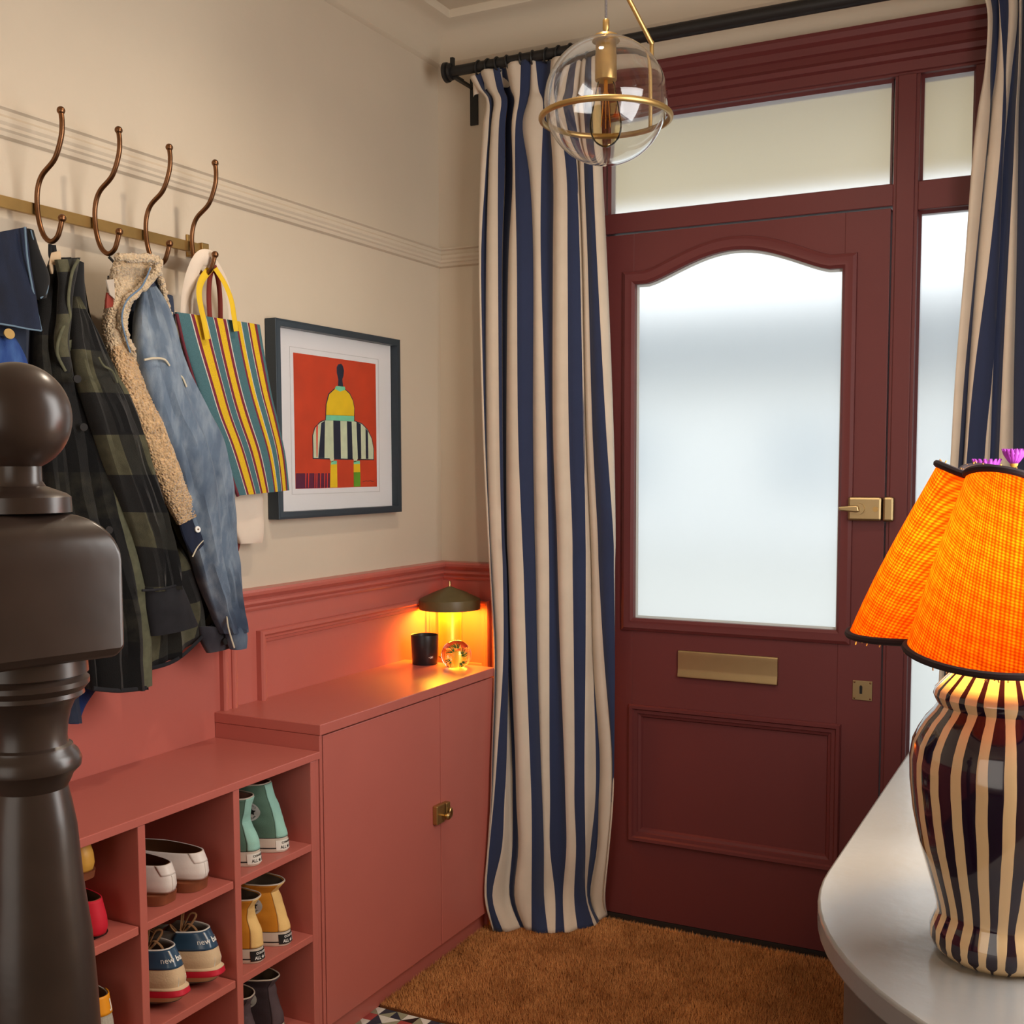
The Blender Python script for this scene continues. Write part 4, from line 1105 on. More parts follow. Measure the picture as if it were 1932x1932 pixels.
# running shoes with navy heel panels
su = mat('cream_suede', (212, 184, 148), .75, bump=.15, bscale=250); nv = mat('navy_patent_heel', (52, 78, 102), .18, spec=.6); rd = mat('red_midsole', (196, 28, 52), .5)
gum = mat('beige_midsole', (204, 180, 136), .6); tread = mat('grey_tread', (96, 92, 90), .8, noise=.3, nscale=60, bump=.4, bscale=90)
lace = mat('brown_lace', (150, 108, 70), .85, bump=.3, bscale=500); pip_w = mat('white_piping', (226, 220, 210), .6); lg = mat('grey_lining', (128, 124, 120), .85)
def runner(xh, yc, z0, label, rz, pitch):
    lv = [(.0, .19, .030, .040), (.008, .246, .038, .006), (.020, .264, .0420, -.010), (.024, .264, .0430, -.013), (.034, .258, .0420, -.010), (.036, .252, .0390, .000), (.052, .246, .0400, -.004), (.070, .235, .0385, .000), (.090, .20, .033, .008), (.112, .135, .0305, .020)]
    A = Last(xh, yc, z0, lv, rz, pitch, pw=.66)
    t_ = thing('running_shoe', (xh-.14, yc, z0), label, 'sneaker', 'cream running shoes in the shoe bench')
    u_ = MB(); rg = A.rings(np.linspace(.034, .080, 12)); u_.grid(rg, 0, True); obj('suede_upper', u_, su, t_, solid=.002)
    hs = np.linspace(.075, .112, 10)
    hp_ = A.patch(-1.35, 1.35, hs, .0012, 34); obj('heel_panel', hp_, nv, t_, solid=.0018)
    obj('heel_piping', MB().tube([A.P(t, .112, .0005) for t in np.linspace(-1.35, 1.35, 34)], .0019, 8), pip_w, t_)
    obj('collar_lining', A.patch(-2.0, 2.0, np.linspace(.045, .112, 8), -.0030, 30), lg, t_, solid=.001)
    obj('tongue', A.patch(2.05, 4.2, np.linspace(.045, .100, 8), -.002, 20), lg, t_, solid=.002)
    m_ = MB(); rg = A.rings([.021, .024, .034, .037], .0); m_.grid(rg, 0, True); m_.cap(rg[0], True); m_.cap(rg[-1]); obj('red_midsole', m_, rd, t_)
    m_ = MB(); rg = A.rings([.006, .010, .021], -.002); m_.grid(rg, 0, True); m_.cap(rg[0], True); m_.cap(rg[-1]); obj('lower_midsole', m_, gum, t_)
    m_ = MB(); rg = A.rings([0, .003, .008], -.001); m_.grid(rg, 0, True); m_.cap(rg[0], True); m_.cap(rg[-1]); obj('tread', m_, tread, t_)
    for s_ in (-.16, .16): obj('heel_rib', A.patch(s_-.018, s_+.018, np.linspace(.037, .058, 8), .0012, 4, (1., .2)), pip_w, t_, solid=.001)
    hp_o = [c for c in t_.children if c.name.startswith('heel_panel')][0]
    for body, a0, bold in (('new', -.0205, 0.), ('balance', .0195, .0004)):
        V_, F_ = text_mesh(body, .0155, bold=bold)
        obj('heel_lettering', A.wrap(V_, F_, a0, .092, .0032), white_ink, hp_o, smooth=0)
    for k in range(6):
        z_ = .078+.005*k; p0 = np.array(A.P(2.35, z_, .002)); p1 = np.array(A.P(2*math.pi-2.35, z_+.004, .002)); p0[0] -= .006*k-.02; p1[0] -= .006*k-.02
        mid = (p0+p1)/2+np.array([0, 0, .016])
        obj('lace', MB().tube(spline([p0, mid, p1], 12), .0026, 8, flat=.5), lace, t_)
    c_ = np.array(A.P(math.pi, .08, 0))*.35+np.array(A.P(0, .10, 0))*.65
    for k, (dx, dy, dz) in enumerate(((.02, .03, .035), (.015, -.035, .030), (.045, .01, .012), (.05, -.02, .004), (-.01, .02, .05))):
        q = np.array([dx*.8, dy, dz]); w_ = np.array([-.005, dy*.3, .018])
        obj('lace_loop', MB().tube(spline([c_, c_+q*.5+w_, c_+q, c_+q*.6-w_*.3, c_], 22), .0024, 8, flat=.5), lace, t_)
    return t_
runner(.312, -1.4185, .3207, 'cream running shoe with navy heel panel, cupboard side of its pair', -.12, .05)
runner(.312, -1.5200, .3207, 'cream running shoe with navy heel panel, newel post side of its pair', -.06, .05)

# shoes in the pigeonhole behind the newel post
ochre = mat('ochre_leather', (206, 152, 62), .5); redm = mat('red_suede', (196, 20, 44), .7); tanm = mat('tan_suede', (150, 112, 78), .8)
loafer(.292, -1.722, .6340, 'ochre yellow shoe with brown heel lying on the tan ankle boot', ochre, wh, h=.072, heel_h=.018, name='slipper', tab=False, cat='shoe', group=None)
loafer(.285, -1.786, .5222, 'tan ankle boot under the ochre shoe in the shoe bench', tanm, wh, h=.110, heel_h=.02, name='ankle_boot', tab=False, cat='shoe', group=None)
loafer(.300, -1.703, .5222, 'bright red pump in the shoe bench beside the tan boot', redm, blk_m, h=.070, heel_h=.007, name='red_pump', tab=False, cat='shoe', group=None)
knit = mat('pale_grey_knit', (176, 168, 154), .85, noise=.15, nscale=200, bump=.4, bscale=500)
otab = mat('orange_heel_tab', (232, 150, 24), .5)
tk = loafer(.305, -1.700, .3092, 'pale grey knit sneaker with orange heel tab in the shoe bench', knit, rubber, h=.100, heel_h=.022, name='knit_sneaker', tab=False, cat='sneaker', group=None)
lvk = [(.0, .262, .034, .006), (.022, .265, .036, .001), (.034, .264, .0385, -.003), (.052, .255, .0375, -.001), (.100, .185, .0325, .010)]
AK = Last(.305, -1.700, .3092, lvk)
ot = obj('heel_tab', AK.patch(-.75, .75, np.linspace(.068, .102, 8), .0022, 16), otab, tk, solid=.002)
V_, F_ = text_mesh('J', .022, bold=.0006)
obj('tab_letter', AK.wrap(V_, F_, .008, .085, .0042), white_ink, ot, smooth=0)
# ------------------------------------------------------------------ coats and bags on the hooks
def node_mat(name, rough, build, bump=0., bscale=400., sheen=.1):
    m = bpy.data.materials.new(name); m.use_nodes = True
    N, L = m.node_tree.nodes, m.node_tree.links; b = N['Principled BSDF']
    b.inputs['Roughness'].default_value = rough; b.inputs['Sheen Weight'].default_value = sheen; b.inputs['Specular IOR Level'].default_value = .25
    uv = N.new('ShaderNodeUVMap'); tc = N.new('ShaderNodeTexCoord')
    L.new(build(N, L, uv.outputs[0], tc.outputs['Object']), b.inputs['Base Color'])
    if bump:
        n = N.new('ShaderNodeTexNoise'); n.inputs['Scale'].default_value = bscale; n.inputs['Detail'].default_value = 3; L.new(tc.outputs['Object'], n.inputs['Vector'])
        bp = N.new('ShaderNodeBump'); bp.inputs['Strength'].default_value = bump; bp.inputs['Distance'].default_value = .003
        L.new(n.outputs[0], bp.inputs['Height']); L.new(bp.outputs[0], b.inputs['Normal'])
    return m
def mixc(N, L, f, a, b):
    mx = N.new('ShaderNodeMix'); mx.data_type = 'RGBA'
    for i, x in ((6, a), (7, b)):
        if isinstance(x, tuple): mx.inputs[i].default_value = (*lin(x), 1)
        else: L.new(x, mx.inputs[i])
    if isinstance(f, float): mx.inputs[0].default_value = f
    else: L.new(f, mx.inputs[0])
    return mx.outputs[2]
def noise_n(N, L, vec, scale, lo, hi, detail=4, mapping=None):
    if mapping:
        mp = N.new('ShaderNodeMapping'); mp.inputs['Scale'].default_value = mapping; L.new(vec, mp.inputs[0]); vec = mp.outputs[0]
    n = N.new('ShaderNodeTexNoise'); n.inputs['Scale'].default_value = scale; n.inputs['Detail'].default_value = detail; L.new(vec, n.inputs['Vector'])
    mr = N.new('ShaderNodeMapRange'); mr.inputs[1].default_value = lo; mr.inputs[2].default_value = hi; L.new(n.outputs[0], mr.inputs[0]); return mr.outputs[0]
def denim(name, base, light, dark):
    def bld(N, L, uv, oc):
        c = mixc(N, L, noise_n(N, L, oc, 45, .42, .80, 6, (1, 1, .30)), base, light)
        c = mixc(N, L, noise_n(N, L, oc, 6, .50, .72, 2), c, dark)
        return mixc(N, L, noise_n(N, L, oc, 300, .35, .65, 2, (1, 1, .3)), c, light) if False else c
    return node_mat(name, .85, bld, .25, 700)
def plaid(name):
    def bld(N, L, uv, oc):
        sp = N.new('ShaderNodeSeparateXYZ'); L.new(uv, sp.inputs[0])
        def band(x, per, off):
            a = N.new('ShaderNodeMath'); a.operation = 'MULTIPLY_ADD'; a.inputs[1].default_value = 1/per; a.inputs[2].default_value = off; L.new(x, a.inputs[0])
            f = N.new('ShaderNodeMath'); f.operation = 'FRACT'; L.new(a.outputs[0], f.inputs[0])
            g = N.new('ShaderNodeMath'); g.operation = 'GREATER_THAN'; g.inputs[1].default_value = .5; L.new(f.outputs[0], g.inputs[0]); return g.outputs[0]
        bu, bv = band(sp.outputs[0], .115, .30), band(sp.outputs[1], .165, .35)
        col = mixc(N, L, bu, mixc(N, L, bv, (86, 83, 62), (32, 31, 30)), mixc(N, L, bv, (40, 39, 33), (12, 12, 14)))
        nz = noise_n(N, L, oc, 60, .3, .7)
        return mixc(N, L, nz, col, mixc(N, L, .35, col, (20, 20, 18)))
    return node_mat(name, .9, bld, .3, 500, .2)
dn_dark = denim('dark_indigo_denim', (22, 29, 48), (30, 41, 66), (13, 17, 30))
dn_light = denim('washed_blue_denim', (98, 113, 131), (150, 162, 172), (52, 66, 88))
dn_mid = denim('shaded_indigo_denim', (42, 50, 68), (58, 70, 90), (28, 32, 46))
check = plaid('olive_black_check')
def plain_dark(name):
    def bld(N, L, uv, oc):
        sp = N.new('ShaderNodeSeparateXYZ'); L.new(uv, sp.inputs[0])
        g = N.new('ShaderNodeMath'); g.operation = 'WRAP'; g.inputs[1].default_value = .26; g.inputs[2].default_value = 0; L.new(sp.outputs[1], g.inputs[0])
        h = N.new('ShaderNodeMath'); h.operation = 'GREATER_THAN'; h.inputs[1].default_value = .17; L.new(g.outputs[0], h.inputs[0])
        return mixc(N, L, noise_n(N, L, oc, 50, .3, .7), mixc(N, L, h.outputs[0], (13, 13, 14), (40, 38, 30)), (16, 15, 14))
    return node_mat(name, .9, bld, .3, 500, .1)
front_dark = plain_dark('black_quilted_wool')
stitch = mat('pale_blue_seam', (98, 120, 138), .8); stitch_w = mat('pale_seam', (196, 184, 160), .8)
sherpa_c = mat('sherpa_fleece', (206, 180, 144), .95, noise=.18, nscale=90, bump=.6, bscale=150, sheen=.4)
sherpa_b = mat('sherpa_fleece_shaded', (204, 166, 120), .95, noise=.2, nscale=90, bump=.6, bscale=150, sheen=.4)  # same cream fleece, shadow on the strip mixed into its colour
for m_ in (sherpa_c, sherpa_b):
    N_, L_ = m_.node_tree.nodes, m_.node_tree.links
    vo = N_.new('ShaderNodeTexVoronoi'); vo.inputs['Scale'].default_value = 190; tc_ = N_.new('ShaderNodeTexCoord'); L_.new(tc_.outputs['Object'], vo.inputs['Vector'])
    bp_n = [n for n in N_ if n.type == 'BUMP'][0]; bp_n.inputs['Strength'].default_value = .9; bp_n.inputs['Distance'].default_value = -.006
    L_.new(vo.outputs['Distance'], bp_n.inputs['Height'])
dark_lin = mat('dark_wool_lining', (15, 15, 17), .95, sheen=.2)

def tube_cloth(Lp, Rp, xs, thick, rows=48, seg=36, folds=(), rough=0., cap=True, crumple=1.):
    """hanging cloth tube between a left and a right edge, standing off the wall at xs (metres)"""
    n = len(Lp); thick0 = thick if np.isscalar(thick) else thick[-1]
    xl = [x[0] if isinstance(x, tuple) else x for x in xs]; xr = [x[1] if isinstance(x, tuple) else x for x in xs]
    A = spline([at(u, v, 0, x) for (u, v), x in zip(Lp, xl)], rows); B = spline([at(u, v, 0, x) for (u, v), x in zip(Rp, xr)], rows)
    th = np.interp(np.linspace(0, 1, rows), np.linspace(0, 1, len(thick)), thick) if not np.isscalar(thick) else np.full(rows, thick)
    P, UV = [], []; ln = 0.
    for i in range(rows):
        if i: ln += np.linalg.norm((A[i]+B[i]-A[i-1]-B[i-1])/2)
        w = np.linalg.norm(B[i]-A[i]); ring, ur = [], []
        for k in range(seg):
            ph = 2*math.pi*k/seg
            a = .5-.5*math.cos(ph); s = math.sin(ph)
            p = A[i]+(B[i]-A[i])*a
            off = th[i]/2*math.copysign(abs(s)**.7, s)
            off += crumple*(.0075*mnoise((p[1]*13, p[2]*7, thick0*90))+.004*mnoise((p[1]*34, p[2]*22, thick0*50)))*abs(s)**.5
            for (amp, fr, phs, drift) in folds:
                off += 1.7*amp*math.sin(2*math.pi*(fr*a+phs+drift*i/rows))*(.35+.65*i/rows)*abs(s)**.5
            if rough: off += rng.normal(0, rough); p = p+np.array([0, rng.normal(0, rough*.5), rng.normal(0, rough*.5)])
            ring.append((max(p[0]+off, .012), p[1], p[2])); ur.append((a*w*1.15, ln))
        P.append(ring); UV.append(ur)
    mb = MB(); mb.grid(P, 0, True, UV)
    if cap: mb.cap(P[0], True); mb.cap(P[-1])
    return mb
def ribbon(pts, x, r, flat=.35, seg=8, n=None):
    q = spline([at(u, v, 0, (x if np.isscalar(x) else x[i])) for i, (u, v) in enumerate(pts)], n or 6*len(pts))
    return MB().tube(q, r, seg, flat=flat, up=(1, 0, 0))

# --- dark denim jacket behind the newel post
dj = thing('denim_jacket', (.11, -1.66, .85), 'dark indigo denim jacket hanging behind the newel post finial', 'jacket')
obj('body', tube_cloth([(-60, 500), (-70, 640), (-80, 800), (-70, 1000), (-55, 1200), (-40, 1362)], [(66, 520), (60, 640), (66, 800), (92, 1000), (122, 1200), (146, 1362)], [.09, .09, .09, .09, .085, .08], [.05, .07, .08, .08, .07, .06], folds=((.008, 3, .2, .3),)), dn_mid, dj)
obj('collar', tube_cloth([(-45, 446), (-45, 500), (-45, 560), (-40, 606)], [(50, 428), (58, 500), (70, 575), (78, 624)], [.150, .155, .165, .170], [.010, .012, .014, .012], rows=30, seg=24), dn_dark, dj)
obj('collar_edge', ribbon([(47, 428), (52, 490), (63, 552), (73, 600), (78, 624)], .166, .0022, .6), stitch, dj)
obj('collar_hem', ribbon([(-20, 608), (20, 614), (50, 620), (78, 624)], .175, .0016, .6), stitch, dj)
obj('inner_collar', tube_cloth([(47, 431), (50, 470), (58, 520), (68, 566)], [(60, 436), (72, 480), (90, 526), (84, 562)], [.140, .140, .140, .140], [.016, .02, .02, .01], rows=24, seg=20), dark_lin, dj)
obj('inner_collar_edge', ribbon([(58, 434), (68, 470), (80, 505), (90, 532), (88, 552), (76, 563)], .150, .0015, .8), stitch, dj)
obj('front_placket', tube_cloth([(-30, 630), (-30, 680), (-20, 730)], [(28, 640), (44, 668), (58, 705)], [.150, .155, .160], .02, rows=20, seg=20), denim('bright_indigo_denim', (34, 62, 122), (64, 96, 150), (26, 40, 84)), dj)
obj('button', MB().tube([at(16, 631, 0, .172), at(16, 631, 0, .172)+np.array([.004, -.001, .001])], .0095, 18), brass_bright, dj, bevel=.001)
obj('hem_flap', tube_cloth([(120, 1290), (124, 1330), (132, 1366)], [(182, 1300), (160, 1330), (148, 1366)], [.09, .085, .08], .012, rows=16, seg=16), denim('hem_blue_denim', (30, 60, 120), (50, 84, 146), (26, 40, 84)), dj)

# --- checked overshirt
sj = thing('overshirt', (.13, -1.53, .84), 'olive and black checked quilted overshirt hanging from its loop', 'overshirt')
obj('hanging_loop', MB().tube(spline([(.088, -1.5823+.004, 1.806), (.090, -1.576, 1.786), at(112, 490, 0, .10)], 14), .0055, 8, flat=.5).tube(spline([(.088, -1.586, 1.806), (.088, -1.586, 1.782), at(104, 492, 0, .10)], 14), .005, 8, flat=.5), dark_lin, sj)
obj('care_label', tube_cloth([(97, 477), (94, 490), (92, 500)], [(112, 473), (114, 486), (113, 500)], [.138]*3, .004, rows=10, seg=14), mat('label_cream', (200, 172, 138), .8), sj)
obj('label_tail', tube_cloth([(93, 499), (94, 510), (96, 517)], [(100, 499), (100, 510), (98, 517)], [.140]*3, .003, rows=8, seg=12), mat('label_cream', (200, 172, 138), .8), sj)
obj('back', tube_cloth([(92, 492), (84, 560), (92, 660), (110, 780), (150, 900), (205, 1010), (250, 1100), (277, 1180), (279, 1264)], [(154, 497), (162, 580), (192, 690), (246, 790), (296, 880), (338, 1004), (364, 1052), (390, 1122), (414, 1166)], [.075, .08, .085, .085, .085, .085, .085, .08, .08], [.02, .04, .06, .07, .08, .08, .08, .07, .05], folds=((.007, 3, .1, .4), (.004, 7, .3, .2))), check, sj)
obj('back_placket', ribbon([(300, 900), (337, 1004), (362, 1051), (388, 1122), (414, 1164)], [.125, .13, .13, .125, .11], .009, .35), mat('olive_strip', (88, 87, 66), .9, noise=.2, nscale=60), sj)
obj('front', tube_cloth([(96, 486), (78, 545), (66, 640), (72, 786), (92, 955), (122, 1073), (150, 1165), (174, 1302)], [(148, 487), (134, 520), (134, 640), (184, 786), (219, 955), (251, 1073), (271, 1165), (277, 1301)], [.105, .115, .135, .15, .155, .155, .15, .145], [.024, .035, .05, .06, .06, .055, .05, .045], rows=60, folds=((.008, 2.5, .0, .5), (.004, 6, .3, -.3))), front_dark, sj)
obj('front_placket', ribbon([(137, 640), (166, 720), (186, 786), (203, 870), (221, 955), (238, 1015), (253, 1073), (272, 1165), (276, 1296)], [.16, .168, .175, .178, .18, .18, .178, .172, .165], .017, .30, n=50), mat('olive_strip', (88, 87, 66), .9, noise=.2, nscale=60), sj)
obj('collar_stand', tube_cloth([(104, 490), (112, 540), (108, 600), (104, 660), (122, 705)], [(150, 489), (138, 540), (132, 600), (128, 655), (140, 720)], [.15, .155, .16, .165, .168], [.02, .024, .024, .02, .012], rows=30, seg=22), plaid('collar_check'), sj)
obj('collar_edge', ribbon([(148, 490), (136, 515), (129, 565), (132, 600), (116, 625), (108, 665), (124, 700)], .172, .0032, .7, n=40), mat('olive_strip', (88, 87, 66), .9, noise=.2, nscale=60), sj)
obj('inner_neck', tube_cloth([(140, 492), (134, 540), (132, 590), (136, 640)], [(154, 498), (158, 560), (166, 620), (180, 676)], [.118]*4, .03, rows=20, seg=20), dark_lin, sj)
obj('sleeve', tube_cloth([(136, 560), (132, 610), (142, 690), (168, 770), (196, 860), (236, 960), (264, 1050), (274, 1116)], [(142, 560), (170, 620), (206, 700), (240, 772), (268, 860), (302, 960), (326, 1060), (332, 1108)], [.145, .155, .175, .19, .195, .195, .185, .175], [.02, .05, .07, .08, .08, .075, .07, .06], rows=60, folds=((.005, 2, .1, .8), (.003, 5, .4, 1.5))), check, sj)
obj('sleeve_seam', ribbon([(186, 674), (196, 690), (212, 700), (222, 722)], .222, .0022, .7), mat('olive_strip', (88, 87, 66), .9, noise=.2, nscale=60), sj)
cf = obj('cuff', tube_cloth([(270, 1108), (272, 1150), (280, 1200)], [(334, 1102), (352, 1140), (369, 1178)], [.175, .172, .168], [.062, .066, .06], rows=24), mat('charcoal_cuff', (27, 26, 30), .9, noise=.2, nscale=50), sj)
obj('cuff_seam', ribbon([(268, 1114), (300, 1112), (334, 1104)], .210, .0025, .7), mat('charcoal_cuff', (27, 26, 30), .9), sj)
obj('hem_band', ribbon([(176, 1299), (225, 1303), (276, 1298)], .172, .0045, .5), mat('charcoal_cuff', (27, 26, 30), .9), sj)
obj('hem_band', ribbon([(281, 1262), (340, 1240), (412, 1170)][:3], .118, .0045, .5), mat('charcoal_cuff', (27, 26, 30), .9), sj)
for (u, v, x) in ((145, 715, .200), (157, 806, .196), (205, 1000, .20)):
    c_ = at(u, v, 0, x); obj('button', MB().tube([c_, c_+np.array([.003, -.001, .0])], .0075, 16), mat('horn_button', (30, 27, 26), .8), sj, bevel=.001)

# --- denim jacket lined with fleece
fj = thing('fleece_lined_jacket', (.13, -1.36, .93), 'washed blue denim jacket with cream fleece collar and lining', 'jacket')
obj('hanging_loop', MB().tube(spline([(.087, -1.441, 1.806), (.095, -1.432, 1.792), at(216, 505, 0, .10)], 12), .006, 8, flat=.5), mat('loop_grey', (70, 72, 74), .8), fj)
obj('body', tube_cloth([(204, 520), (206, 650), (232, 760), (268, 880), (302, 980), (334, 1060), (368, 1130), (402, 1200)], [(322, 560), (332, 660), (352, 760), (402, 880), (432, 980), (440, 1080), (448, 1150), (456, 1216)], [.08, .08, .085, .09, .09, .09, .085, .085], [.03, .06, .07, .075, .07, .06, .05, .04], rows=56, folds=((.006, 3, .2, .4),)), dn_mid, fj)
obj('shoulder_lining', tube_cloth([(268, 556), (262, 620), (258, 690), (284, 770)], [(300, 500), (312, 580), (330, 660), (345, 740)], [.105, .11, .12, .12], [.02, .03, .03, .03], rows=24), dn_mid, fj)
obj('fleece_lining', tube_cloth([(206, 640), (216, 690), (232, 740), (254, 800), (290, 893), (312, 945), (338, 990)], [(252, 650), (262, 700), (278, 745), (302, 800), (338, 893), (360, 935), (376, 968)], [.150, .165, .180, .190, .195, .192, .185], [.03, .036, .04, .044, .04, .034, .024], rows=130, seg=70, rough=.0009), sherpa_b, fj)
obj('inner_facing', tube_cloth([(246, 676), (270, 760), (300, 830), (325, 890)], [(262, 676), (300, 770), (330, 850), (344, 910)], [.142, .148, .155, .16], .02, rows=30), mat('brown_facing', (120, 84, 50), .9, noise=.2, nscale=60), fj)
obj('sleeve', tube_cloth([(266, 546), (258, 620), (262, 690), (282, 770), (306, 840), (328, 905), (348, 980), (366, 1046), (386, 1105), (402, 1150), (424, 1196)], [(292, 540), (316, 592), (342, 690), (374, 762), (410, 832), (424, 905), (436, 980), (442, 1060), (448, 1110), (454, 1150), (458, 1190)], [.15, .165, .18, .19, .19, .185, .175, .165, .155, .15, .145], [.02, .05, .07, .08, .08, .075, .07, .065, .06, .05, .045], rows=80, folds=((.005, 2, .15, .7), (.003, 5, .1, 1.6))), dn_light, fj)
obj('sleeve_seam', ribbon([(272, 679), (290, 676), (310, 678), (320, 690)], .218, .0022, .7), stitch_w, fj)
obj('yoke_seam', ribbon([(322, 694), (334, 706), (344, 712), (352, 730)], .214, .0022, .7), stitch_w, fj)
obj('long_seam', ribbon([(380, 862), (388, 930), (392, 975), (402, 1020), (416, 1080)], [.212, .205, .195, .185, .175], .0016, .7), stitch, fj)
obj('vent_edge', ribbon([(412, 1106), (424, 1110), (427, 1140), (430, 1180), (442, 1222)], [.176, .174, .172, .168, .165], .0022, .7), stitch_w, fj)
obj('cuff', tube_cloth([(432, 1186), (434, 1206), (440, 1226)], [(458, 1182), (460, 1204), (459, 1222)], [.150, .148, .146], [.04, .042, .036], rows=16), dn_light, fj)
obj('hem_band', tube_cloth([(374, 1182), (382, 1212), (392, 1232)], [(430, 1182), (436, 1200), (441, 1220)], [.115, .115, .112], [.03, .034, .028], rows=18), denim('hem_grey_denim', (62, 60, 66), (84, 82, 88), (40, 38, 44)), fj)
c_ = at(424, 1210, 0, .134); obj('button', MB().tube([c_, c_+np.array([.003, 0, 0])], .008, 16), mat('horn_button', (30, 27, 26), .8), fj)
obj('pocket_flap', tube_cloth([(338, 990), (346, 1016), (362, 1048)], [(374, 968), (390, 985), (401, 1006)], [.185, .185, .184], [.014, .014, .006], rows=18, seg=24), dn_dark, fj)
obj('flap_edge', ribbon([(363, 1051), (374, 1030), (390, 1014), (402, 1006)], .190, .0018, .7), stitch_w, fj)
c_ = at(372, 999, 0, .193); rv = obj('rivet', MB().tube([c_, c_+np.array([.003, -.0005, .0005])], .0068, 18), white_paint, fj, bevel=.001)
obj('rivet_centre', MB().ball(c_+np.array([.0035, -.0005, .0005]), .002, 10, 6), brass_dark, rv)
# fleece collar: inside face, rolled edges, far leaf
obj('collar_fleece', tube_cloth([(222, 482), (210, 510), (202, 560), (198, 610), (202, 650), (214, 690)], [(296, 490), (284, 522), (252, 560), (236, 605), (240, 650), (248, 684)], [.125, .13, .14, .145, .15, .152], [.02, .03, .036, .036, .034, .02], rows=90, seg=64, rough=.0010), sherpa_c, fj)
def fuzzy(pts, x, r):
    q = spline([at(u, v, 0, x) for u, v in pts], 60); q = q+rng.normal(0, .0012, q.shape)
    return MB().tube(q, r*rng.uniform(.8, 1.2, len(q)), 12)
obj('collar_roll', fuzzy([(220, 484), (252, 488), (286, 488), (300, 496), (288, 522), (262, 548), (238, 572), (228, 606), (238, 640), (246, 668), (248, 680)], .168, .0088), sherpa_c, fj)
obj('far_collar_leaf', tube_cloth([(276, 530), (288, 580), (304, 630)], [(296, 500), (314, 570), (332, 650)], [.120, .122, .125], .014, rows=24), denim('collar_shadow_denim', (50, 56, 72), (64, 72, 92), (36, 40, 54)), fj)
obj('far_collar_trim', fuzzy([(294, 494), (304, 530), (312, 565), (322, 605), (330, 640), (334, 668)], .135, .0066), sherpa_c, fj)
obj('collar_piping', ribbon([(284, 505), (268, 540), (240, 566), (230, 600), (238, 640), (246, 665)], .178, .0019, .7), mat('pale_denim_piping', (100, 122, 146), .8), fj)
obj('brand_tab', tube_cloth([(200, 552), (198, 568), (198, 582)], [(213, 556), (214, 566), (213, 578)], [.158]*3, .006, rows=10, seg=14), mat('red_tab', (134, 46, 30), .7), fj)
obj('care_label', tube_cloth([(198, 528), (202, 542), (206, 556)], [(214, 527), (216, 544), (217, 566)], [.164]*3, .003, rows=10, seg=14), mat('grey_label', (186, 172, 156), .8), fj)

# --- bags on the last hook
def bag_mat():
    m = bpy.data.materials.new('striped_canvas'); m.use_nodes = True
    N, L = m.node_tree.nodes, m.node_tree.links; b = N['Principled BSDF']; b.inputs['Roughness'].default_value = .85; b.inputs['Specular IOR Level'].default_value = .2
    uv = N.new('ShaderNodeUVMap'); sp = N.new('ShaderNodeSeparateXYZ'); L.new(uv.outputs[0], sp.inputs[0])
    rp = N.new('ShaderNodeValToRGB'); rp.color_ramp.interpolation = 'CONSTANT'; L.new(sp.outputs[0], rp.inputs[0])
    T, W, Mr, Y = (76, 112, 118), (216, 206, 190), (122, 44, 60), (226, 184, 40)
    st = [(0, T), (.130, W), (.142, Mr), (.178, Y), (.270, Mr), (.302, W), (.312, T), (.392, W), (.402, Mr), (.436, Y), (.510, Mr), (.545, W), (.556, T), (.662, Mr), (.684, Y), (.728, W), (.738, T), (.812, W), (.820, Mr), (.842, Y), (.908, Mr), (.945, T)]
    e = rp.color_ramp.elements
    e[0].position = 0; e[0].color = (*lin(T), 1); e[1].position = .999; e[1].color = (*lin(T), 1)
    for p_, c_ in st[1:]:
        x = e.new(p_); x.color = (*lin(c_), 1)
    tc = N.new('ShaderNodeTexCoord')
    f = noise_n(N, L, tc.outputs['Object'], 500, .3, .7, 2)
    dk = N.new('ShaderNodeMix'); dk.data_type = 'RGBA'; dk.blend_type = 'MULTIPLY'; dk.inputs[0].default_value = .25
    L.new(rp.outputs[0], dk.inputs[6]); L.new(f, dk.inputs[7]); L.new(dk.outputs[2], b.inputs['Base Color'])
    return m
def pouch(Lp, Rp, x, thick, rows=50, seg=64, wave=0.):
    A = spline([at(u, v, 0, x) for u, v in Lp], rows); B = spline([at(u, v, 0, x) for u, v in Rp], rows)
    P, UV = [], []
    for i in range(rows):
        ring, ur = [], []
        for k in range(seg):
            ph = 2*math.pi*k/seg; a = .5-.5*math.cos(ph); s = math.sin(ph)
            p = A[i]+(B[i]-A[i])*a
            o_ = thick/2*math.copysign(abs(s)**.5, s)*(.35+.65*math.sin(math.pi*min(1, .08+i/rows*.9)))+wave*math.sin(7*a+3*i/rows)*math.sin(math.pi*i/rows)
            ring.append((max(.012, p[0]+o_), p[1], p[2])); ur.append((a, i/rows))
        P.append(ring); UV.append(ur)
    mb = MB(); mb.grid(P, 0, True, UV); mb.cap(P[0], True); mb.cap(P[-1]); return mb
hookx, hooky, hookz = .088, -1.1632, 1.817
sb = thing('striped_bag', (.085, -1.0, 1.28), 'teal and yellow striped canvas tote bag hanging on the last hook', 'bag')
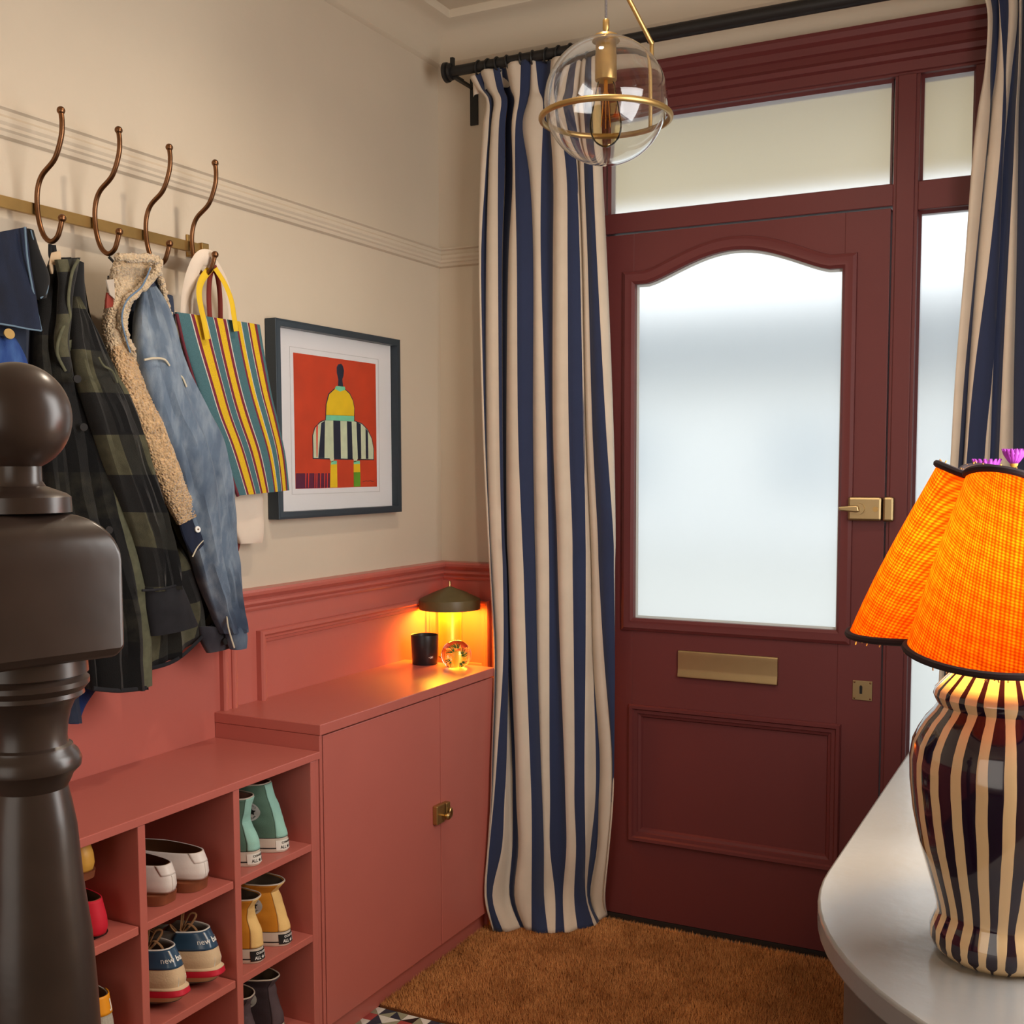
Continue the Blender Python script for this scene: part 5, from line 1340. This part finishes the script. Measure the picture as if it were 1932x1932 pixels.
obj('bag_body', pouch([(331, 589), (345, 650), (366, 721), (385, 778), (416, 847), (448, 935)], [(489, 613), (498, 680), (509, 748), (522, 800), (537, 862), (545, 925)], .098, .030, wave=.003), bag_mat(), sb)
yl = mat('yellow_strap', (222, 182, 36), .85, bump=.2, bscale=500)
gus = mat('maroon_edge', (104, 36, 46), .85)
obj('side_edge', ribbon([(333, 592), (347, 652), (368, 724), (388, 782), (418, 850), (449, 936)], .100, .0042, .9), gus, sb)
obj('handle', ribbon([(392, 640), (386, 610), (376, 560), (380, 530), (398, 505)], [.120, .118, .112, .10, .09], .0085, .3, n=40), yl, sb)
obj('handle', ribbon([(446, 625), (442, 600), (436, 565), (424, 535), (406, 506)], [.120, .118, .112, .10, .09], .0085, .3, n=40), yl, sb)
cr = mat('cream_canvas', (226, 208, 188), .85, bump=.15, bscale=500)
cbg = thing('cream_tote_bag', (.05, -1.05, 1.17), 'plain cream canvas tote bag behind the striped bag', 'bag')
obj('bag_body', pouch([(346, 600), (368, 720), (400, 850), (424, 940), (440, 1000), (452, 1026)], [(470, 612), (482, 740), (490, 860), (490, 940), (494, 1000), (493, 1024)], .046, .040, wave=.004), cr, cbg)
obj('handle', ribbon([(352, 596), (354, 560), (362, 520), (376, 490), (392, 487), (400, 494)], [.07, .075, .085, .095, .096, .095], .019, .35, n=60), cr, cbg)
obj('handle', ribbon([(438, 606), (436, 580), (426, 540), (412, 510), (402, 496)], [.055, .058, .065, .075, .085], .012, .35, n=40), cr, cbg)
rb = thing('maroon_bag', (.03, -1.08, 1.17), 'dark red bag hanging behind the cream tote', 'bag')
mrn = mat('maroon_canvas', (122, 44, 36), .85)
obj('bag_body', pouch([(350, 610), (372, 740), (402, 860), (432, 960), (438, 1044)], [(440, 615), (456, 740), (462, 860), (462, 960), (450, 1040)], .022, .014), mrn, rb)
obj('handle', ribbon([(396, 600), (394, 560), (396, 525), (402, 503)], [.06, .065, .075, .086], .0075, .5, n=30), mrn, rb)
obj('handle', ribbon([(416, 602), (415, 560), (411, 525), (404, 503)], [.06, .065, .075, .086], .0075, .5, n=30), mrn, rb)
